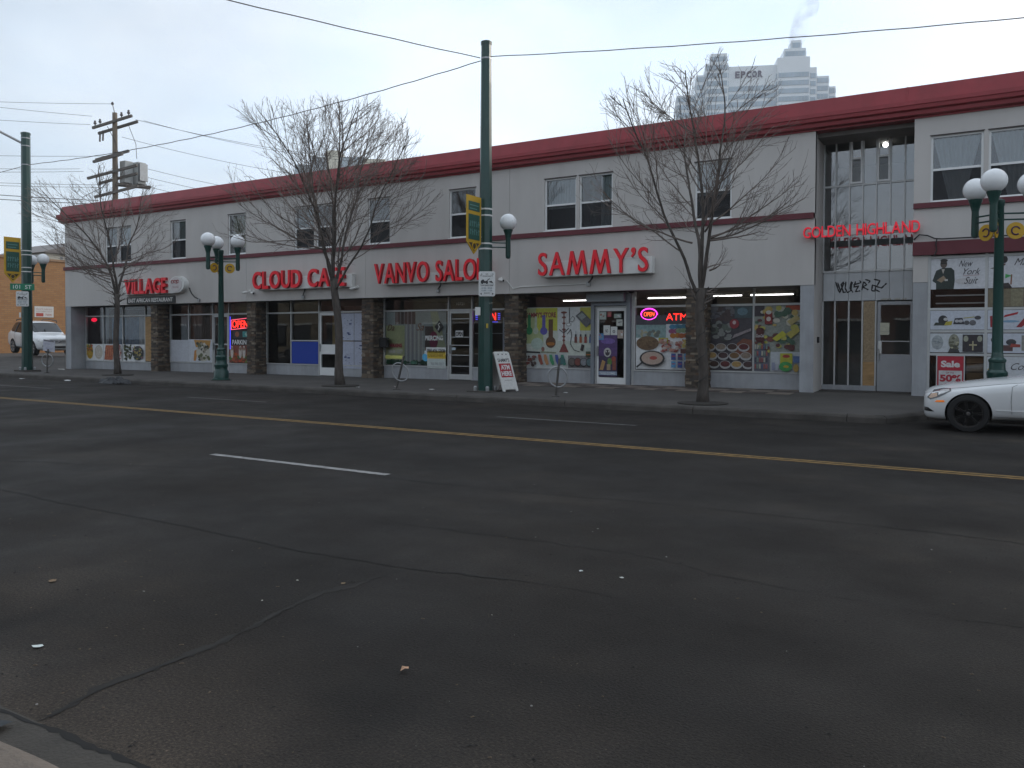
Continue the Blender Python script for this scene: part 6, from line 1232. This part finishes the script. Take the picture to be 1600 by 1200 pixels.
# ================================================================== utility pole, transformers and wires
UX, UY = -43.45, 28.0
u = tag(empty('utility_pole', (UX, UY, .5)), 'weathered wooden utility pole with crossarms and transformers behind the roof', 'utility pole')
MB().tube([(UX, UY, .4), (UX, UY, 14.55)], [.20, .135], 12).build('post', M_WOOD, u, smooth=True, sharp=40)
M_ARM = mat('grey_crossarm', (.16, .145, .13), .9, .3, 4); M_INS = mat('porcelain_insulator', (.10, .09, .09), .3)
ax = Vector((.99, .15, 0)).normalized()
def arm(z, L, dz, offn, sh=0.0):
    nrm = Vector((ax.y, -ax.x, 0)); c_ = Vector((UX, UY, z)) + nrm * offn + ax * sh; d = ax + Vector((0, 0, dz)); MB().obox(c_, d, L, .11, .14).build('crossarm', M_ARM, u); return c_, d.normalized()
a1, d1 = arm(13.98, 3.1, .13, .2); a2, d2 = arm(13.75, 3.1, .13, -.2)
for t in (-1.35, -.95, .75, 1.3):
    c_ = a1 + d1 * t; MB().lathe(tuple(c_ + Vector((0, 0, .07))), [(.02, 0), (.03, .08), (.085, .12), (.085, .18), (.05, .22), (.07, .27), (.03, .32)], 10).build('insulator', M_INS, u, smooth=True)
MB().tube([(UX, UY, 14.5), (UX - .22, UY, 15.1)], .03, 6).build('top_pin', M_STEEL, u); MB().lathe((UX - .22, UY, 15.05), [(.07, 0), (.08, .08), (.04, .16)], 10).build('insulator', M_INS, u, smooth=True)
q = MB()
for t in (-1.45, -1.2): c_ = a2 + d2 * t; q.tube([c_ + Vector((0, 0, -.5)), c_ + Vector((.05, 0, .1))], .05, 8)
q.build('fuse_cutouts', M_INS, u)
arm(12.05, 2.6, .12, .2); arm(11.85, 2.3, .12, .5); arm(11.1, 3.9, .12, .22); arm(10.8, 3.0, .12, -.2); arm(9.95, 3.4, .12, .2, .3)
for (dx, dy, z) in ((.28, .52, 11.15), (.62, 1.12, 11.15)):
    tr = MB().box(UX + dx - .26, UX + dx + .26, UY + dy - .26, UY + dy + .26, z - .62, z + .66); tr.build('transformer', mat('transformer_grey', (.42, .43, .42), .5, .1, 2), u, bevel=.03)
for k in range(4): box('cooling_fin', UX + .90 + .05 * k, UX + .92 + .05 * k, UY + .85, UY + 1.35, 10.7, 11.7, M_STEEL, u)
MB().obox((UX + .45, UY + .8, 10.42), (.47, .88, 0), 1.9, .6, .12).build('platform', M_ARM, u)
q = MB()
for a, b in (((.2, -.2, 10.9), (-1.3, -1.2, 9.6)), ((.2, .3, 10.0), (1.2, 1.5, 9.3)), ((-.1, -.4, 13.7), (.2, .1, 12.0)), ((.4, .6, 13.9), (.7, .9, 12.0))): A, B = Vector((UX + a[0], UY + a[1], a[2])), Vector((UX + b[0], UY + b[1], b[2])); q.tube([A, (A + B) / 2 + Vector((.15, .1, -.1)), B], .016, 5)
q.build('jumper_wires', M_WIRE, u)
def wire(a, b, sag, r_, label, n=28, twist=0.0):
    A, B = Vector(a), Vector(b); pts = []
    for i in range(n + 1):
        t = i / n; p = A.lerp(B, t); p.z -= sag * 4 * t * (1 - t); 
        if twist: p += Vector((0, 0, twist * math.sin(i * 1.9)))
        pts.append(p)
    return tag(MB().tube(pts, r_, 5).build('overhead_wire', M_WIRE, smooth=True, recalc=False), label, 'wire', 'overhead wires')
wire((-11.65, 17.9, 9.07), (-18.8, -9.2, 7.75), .30, .012, 'span wire rising off the top edge from the tall pole over the street', 40, .006)
wire((-11.7, 18.0, 9.03), (-34.2, 18.2, 8.72), .38, .013, 'span wire between the tall pole and the left pole', 60, .008)
wire((-11.36, 17.95, 9.07), (20.0, 23.5, 8.6), .50, .012, 'span wire from the tall pole to the right edge', 60, .006)
wire((-34.5, 18.2, 8.7), (-58.0, 17.0, 8.3), .3, .012, 'span wire leaving the left pole towards the left edge')
lw = [((-.22, 0, 15.1), (0, 0, 14.6)), ((-.6, -1.0, 14.2), (0, 0, 14.4)), ((-.6, -1.1, 13.7), (0, 0, 13.6)), ((0, -.3, 12.0), (0, 0, 11.6)), ((-1.0, -1.5, 11.15), (0, 0, 10.85)), ((-.8, -1.4, 11.0), (0, 0, 10.65)), ((-.2, -.4, 10.35), (0, 0, 10.15)), ((-.2, -.4, 10.2), (0, 0, 10.0)), ((-.4, -.8, 9.4), (0, 0, 9.55)), ((-.4, -.8, 9.2), (0, 0, 9.3))]
for i, (a, b) in enumerate(lw): # towards a pole off the left edge
    wire((UX + a[0], UY + a[1], a[2]), (-47.4 - 4.2, 22.6 - 5.0, b[2] + (b[2] - a[2]) * .9 ), .12, .011 if i < 8 else .02, 'utility line running to the left edge, %s of ten' % ('topmost', 'second', 'third', 'fourth', 'fifth', 'sixth', 'seventh', 'eighth', 'ninth', 'lowest')[i])
rw = [((.6, .9, 14.3), 11.2), ((.8, 1.3, 14.3), 11.0), ((.2, .3, 13.2), 9.6), ((1.3, 1.2, 11.4), 8.2), ((1.3, 1.2, 10.9), 7.8), ((1.2, 1.0, 10.4), 7.2)]
for i, (a, z) in enumerate(rw): wire((UX + a[0], UY + a[1], a[2]), (-36 - .5 * i, 46, z + 3.2), .5, .012, 'utility line descending behind the roof, %s of six' % ('topmost', 'second', 'third', 'fourth', 'fifth', 'lowest')[i])

# ================================================================== background buildings
def brick_mat(name, c1, c2, mor, sc=1.0, rot=None):
    m = bpy.data.materials.new(name); m.use_nodes = True; t = m.node_tree; b = t.nodes['Principled BSDF']; b.inputs['Roughness'].default_value = .9
    tcn = t.nodes.new('ShaderNodeTexCoord'); sp = t.nodes.new('ShaderNodeSeparateXYZ'); ad = t.nodes.new('ShaderNodeMath'); cb = t.nodes.new('ShaderNodeCombineXYZ'); br = t.nodes.new('ShaderNodeTexBrick')
    t.links.new(tcn.outputs['Object'], sp.inputs[0]); t.links.new(sp.outputs['X'], ad.inputs[0]); t.links.new(sp.outputs['Y'], ad.inputs[1]); t.links.new(ad.outputs[0], cb.inputs['X']); t.links.new(sp.outputs['Z'], cb.inputs['Y']); t.links.new(cb.outputs[0], br.inputs['Vector'])
    br.inputs['Color1'].default_value = (*c1, 1); br.inputs['Color2'].default_value = (*c2, 1); br.inputs['Mortar'].default_value = (*mor, 1); br.inputs['Scale'].default_value = sc; br.inputs['Brick Width'].default_value = .40; br.inputs['Row Height'].default_value = .14; br.inputs['Mortar Size'].default_value = .012
    nn = t.nodes.new('ShaderNodeTexNoise'); nn.inputs['Scale'].default_value = .5; nn.inputs['Detail'].default_value = 6; t.links.new(tcn.outputs['Object'], nn.inputs['Vector'])
    mxn = t.nodes.new('ShaderNodeMix'); mxn.data_type = 'RGBA'; mxn.blend_type = 'MULTIPLY'; mxn.inputs['Factor'].default_value = .5; t.links.new(br.outputs['Color'], mxn.inputs['A']); t.links.new(nn.outputs['Color'], mxn.inputs['B'])
    hs = t.nodes.new('ShaderNodeHueSaturation'); hs.inputs['Value'].default_value = 1.35; t.links.new(mxn.outputs['Result'], hs.inputs['Color']); t.links.new(br.outputs['Color'], hs.inputs['Color'])
    t.links.new(hs.outputs['Color'], b.inputs['Base Color']); bp = t.nodes.new('ShaderNodeBump'); bp.inputs['Strength'].default_value = .3; t.links.new(br.outputs['Fac'], bp.inputs['Height']); bp.invert = True; t.links.new(bp.outputs['Normal'], b.inputs['Normal'])
    return m
bb = tag(empty('brick_building', (-66, 34, 0)), 'tan orange brick building beyond the parking lot at the left', 'building')
box('wall', -74, -58, 20, 48, -.05, 7.0, brick_mat('tan_brick', (.30, .155, .065), (.25, .12, .05), (.19, .12, .07)), bb); q = MB().box(-74.1, -57.9, 19.9, 48.1, 7.004, 7.16); q.build('coping', mat('coping_metal', (.30, .18, .10), .6), bb)
for (y, z) in ((29.0, 7.16), (33.6, 7.16), (35.5, 7.16)): MB().lathe((-62, y, z), [(.12, 0), (.12, .5), (.17, .5), (.17, .62)], 10).build('roof_vent', M_STEEL, bb)
s = tag(empty('wall_sign', (-57.98, 31.9, 3.3)), 'white and red notice on the tan brick wall above the white vehicle', 'sign')
p = Print(1.35, .78, (.62, .60, .58)); p.text('PRIVATE PARKING', .08, .66, .84, .14, (.45, .30, .26), .02); p.text('CUSTOMERS ONLY', .08, .47, .84, .12, (.45, .34, .3), .02); p.rect(.08, .08, .46, .38, (.42, .06, .04)); p.text('TOW', .55, .14, .36, .18, (.42, .1, .06), .02)
mb_, ms_ = p.mb(.001); q = MB().add(mb_, lambda v: (-57.97 + v[2], 31.2 + v[0], 2.95 + v[1])); q.m = mb_.m; q.build('print', ms_, s, recalc=False)
hs_ = tag(empty('distant_house', (-92, 51, 0)), 'pale gabled roof peeking above the brick building', 'house')
MB().box(-97, -87, 48, 57, 0, 10.6).build('wall', mat('house_cream', (.5, .47, .40), .8), hs_); MB().prism([(47.4, 10.6), (57.6, 10.6), (52.5, 12.3)], 'x', -97.4, -86.6).build('roof', mat('house_roof', (.22, .2, .19), .9), hs_)
# opposite side of the street (behind the camera): what the shop glass reflects
ob_ = tag(empty('opposite_building', (-20, -9, 0)), 'low brown brick shop row across the street, seen in the window reflections', 'building')
OBM = brick_mat('brown_brick', (.16, .075, .05), (.12, .06, .045), (.14, .12, .10))
for i in range(9):
    xa = -75 + 11 * i; hgt = (5.6, 6.4, 5.2, 6.9, 5.4, 6.2, 5.0, 6.4, 5.6)[i]
    box('wall', xa, xa + 10.99, -19, -9, 0, hgt, (OBM, mat('beige_wall', (.30, .25, .17), .9))[i % 2], ob_)
    for k in range(3): box('window', xa + .9 + 3.3 * k, xa + 3.4 + 3.3 * k, -8.99, -8.96, .7, 2.7, M_CGL, ob_); box('window_head', xa + .8 + 3.3 * k, xa + 3.5 + 3.3 * k, -8.99, -8.9, 2.75, 2.9, M_WHITE, ob_)
# office tower
TW = empty('office_tower', (-98.5, 402, 0), 'hazy stepped glass office tower with EPCOR lettering behind the roof', 'tower', rz=R(22.0))
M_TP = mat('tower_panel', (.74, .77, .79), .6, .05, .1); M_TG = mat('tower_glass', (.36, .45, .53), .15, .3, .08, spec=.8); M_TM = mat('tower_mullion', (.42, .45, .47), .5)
def tower_block(x0, x1, y0, y1, ztop, zbot, solid=0.0, floors=3.9):
    x0 -= 38.5; x1 -= 38.5
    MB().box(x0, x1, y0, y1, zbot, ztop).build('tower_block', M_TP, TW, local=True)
    z = ztop - solid - floors
    q = MB(); mm = MB()
    while z > max(zbot, 88):
        q.box(x0 + .5, x1 - .5, y0 - .25, y0 + .1, z + .6, z + 2.9); q.box(x0 - .25, x0 + .1, y0 + .5, y1 - .5, z + .6, z + 2.9); q.box(x1 - .1, x1 + .25, y0 + .5, y1 - .5, z + .6, z + 2.9)
        x = x0 + .5
        while x < x1 - .4: mm.box(x - .09, x + .09, y0 - .4, y0 - .2, z + .5, z + 3.0); x += 1.55
        z -= floors
    if q.f: q.build('window_bands', M_TG, TW, local=True); stuff(mm.build('mullions', M_TM, TW, local=True))
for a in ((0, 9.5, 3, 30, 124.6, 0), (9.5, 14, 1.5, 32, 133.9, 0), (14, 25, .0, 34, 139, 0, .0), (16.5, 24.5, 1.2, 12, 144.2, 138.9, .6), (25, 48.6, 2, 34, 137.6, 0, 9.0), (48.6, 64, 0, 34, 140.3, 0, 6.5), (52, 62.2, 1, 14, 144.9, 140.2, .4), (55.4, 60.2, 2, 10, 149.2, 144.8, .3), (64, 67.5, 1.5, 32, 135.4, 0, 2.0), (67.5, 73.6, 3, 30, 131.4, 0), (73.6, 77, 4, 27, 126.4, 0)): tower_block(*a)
adv = 28.6
for ch in 'EPCOR':
    MB().add(text_mb(ch, 2.15, 3.2, .03, .05, 0, .5), lambda v: (adv - 38.5 + v[0], 2 - .05 - v[2], 131.8 + v[1])).build('letter', mat('tower_letters', (.10, .09, .14), .6), TW, local=True, recalc=False); adv += 2.75
# second group of towers just over the parapet behind the middle tree
fb = tag(empty('distant_building', (-104, 114, 0)), 'pale glazed rooftop with sloping panes just visible behind the middle tree', 'building', None)
B0 = mat('far_glass', (.50, .56, .60), .3, .15, .3); B1 = mat('far_stone', (.75, .70, .58), .8)  # both colours lightened, so part of the distance haze is in the colour
def fbox(x0, x1, z1, m, name, y0=0): 
    q = MB().box(x0, x1, y0, y0 + 12, 0, z1); q.v = [(-112.4 + v[0] * .86 - v[1] * .5, 108.5 + v[0] * .51 + v[1] * .86, v[2]) for v in q.v]; return q.build(name, m, fb)
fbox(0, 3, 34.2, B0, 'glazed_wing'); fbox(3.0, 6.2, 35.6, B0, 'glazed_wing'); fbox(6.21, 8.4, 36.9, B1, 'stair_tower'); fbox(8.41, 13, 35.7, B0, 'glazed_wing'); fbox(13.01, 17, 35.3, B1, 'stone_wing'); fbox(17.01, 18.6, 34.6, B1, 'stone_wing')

# steam drifting from the tower's right turret
st = MB(); P_ = [(-82.4, 413.8, 145.5), (-82.0, 414, 150), (-80.6, 414.6, 155), (-78.8, 415.6, 161), (-76.5, 416.8, 167), (-74.5, 418, 172)]
st.tube(P_, [1.5, 4.0, 4.6, 5.0, 5.2, 3.0], 14); so_ = stuff(st.build('steam', bpy.data.materials.new('steam_vapour'), smooth=True)); so_['label'] = 'grey steam plume rising from the office tower'; so_['category'] = 'steam'
sm_ = so_.data.materials[0]; sm_.use_nodes = True; t = sm_.node_tree; t.nodes.clear(); o_ = t.nodes.new('ShaderNodeOutputMaterial'); pv = t.nodes.new('ShaderNodeVolumePrincipled'); pv.inputs['Color'].default_value = (.72, .75, .80, 1)
tcn = t.nodes.new('ShaderNodeTexCoord'); nn = t.nodes.new('ShaderNodeTexNoise'); nn.inputs['Scale'].default_value = .16; nn.inputs['Detail'].default_value = 3; mr = t.nodes.new('ShaderNodeMapRange'); mr.inputs['From Min'].default_value = .42; mr.inputs['From Max'].default_value = .68; mr.inputs['To Max'].default_value = .11
t.links.new(tcn.outputs['Object'], nn.inputs['Vector']); t.links.new(nn.outputs['Fac'], mr.inputs['Value']); t.links.new(mr.outputs[0], pv.inputs['Density']); t.links.new(pv.outputs[0], o_.inputs['Volume'])

# ================================================================== air
hz = MB().box(-620, 620, -620, 620, -1.2, 176).build('haze', bpy.data.materials.new('haze_air')); stuff(hz); hz['label'] = 'thin winter haze'; hz['category'] = 'haze'
hm = hz.data.materials[0]; hm.use_nodes = True; t = hm.node_tree; t.nodes.clear(); o_ = t.nodes.new('ShaderNodeOutputMaterial'); pv = t.nodes.new('ShaderNodeVolumePrincipled'); pv.inputs['Color'].default_value = (.97, .98, 1, 1); pv.inputs['Density'].default_value = .00036; pv.inputs['Anisotropy'].default_value = .2; t.links.new(pv.outputs[0], o_.inputs['Volume'])
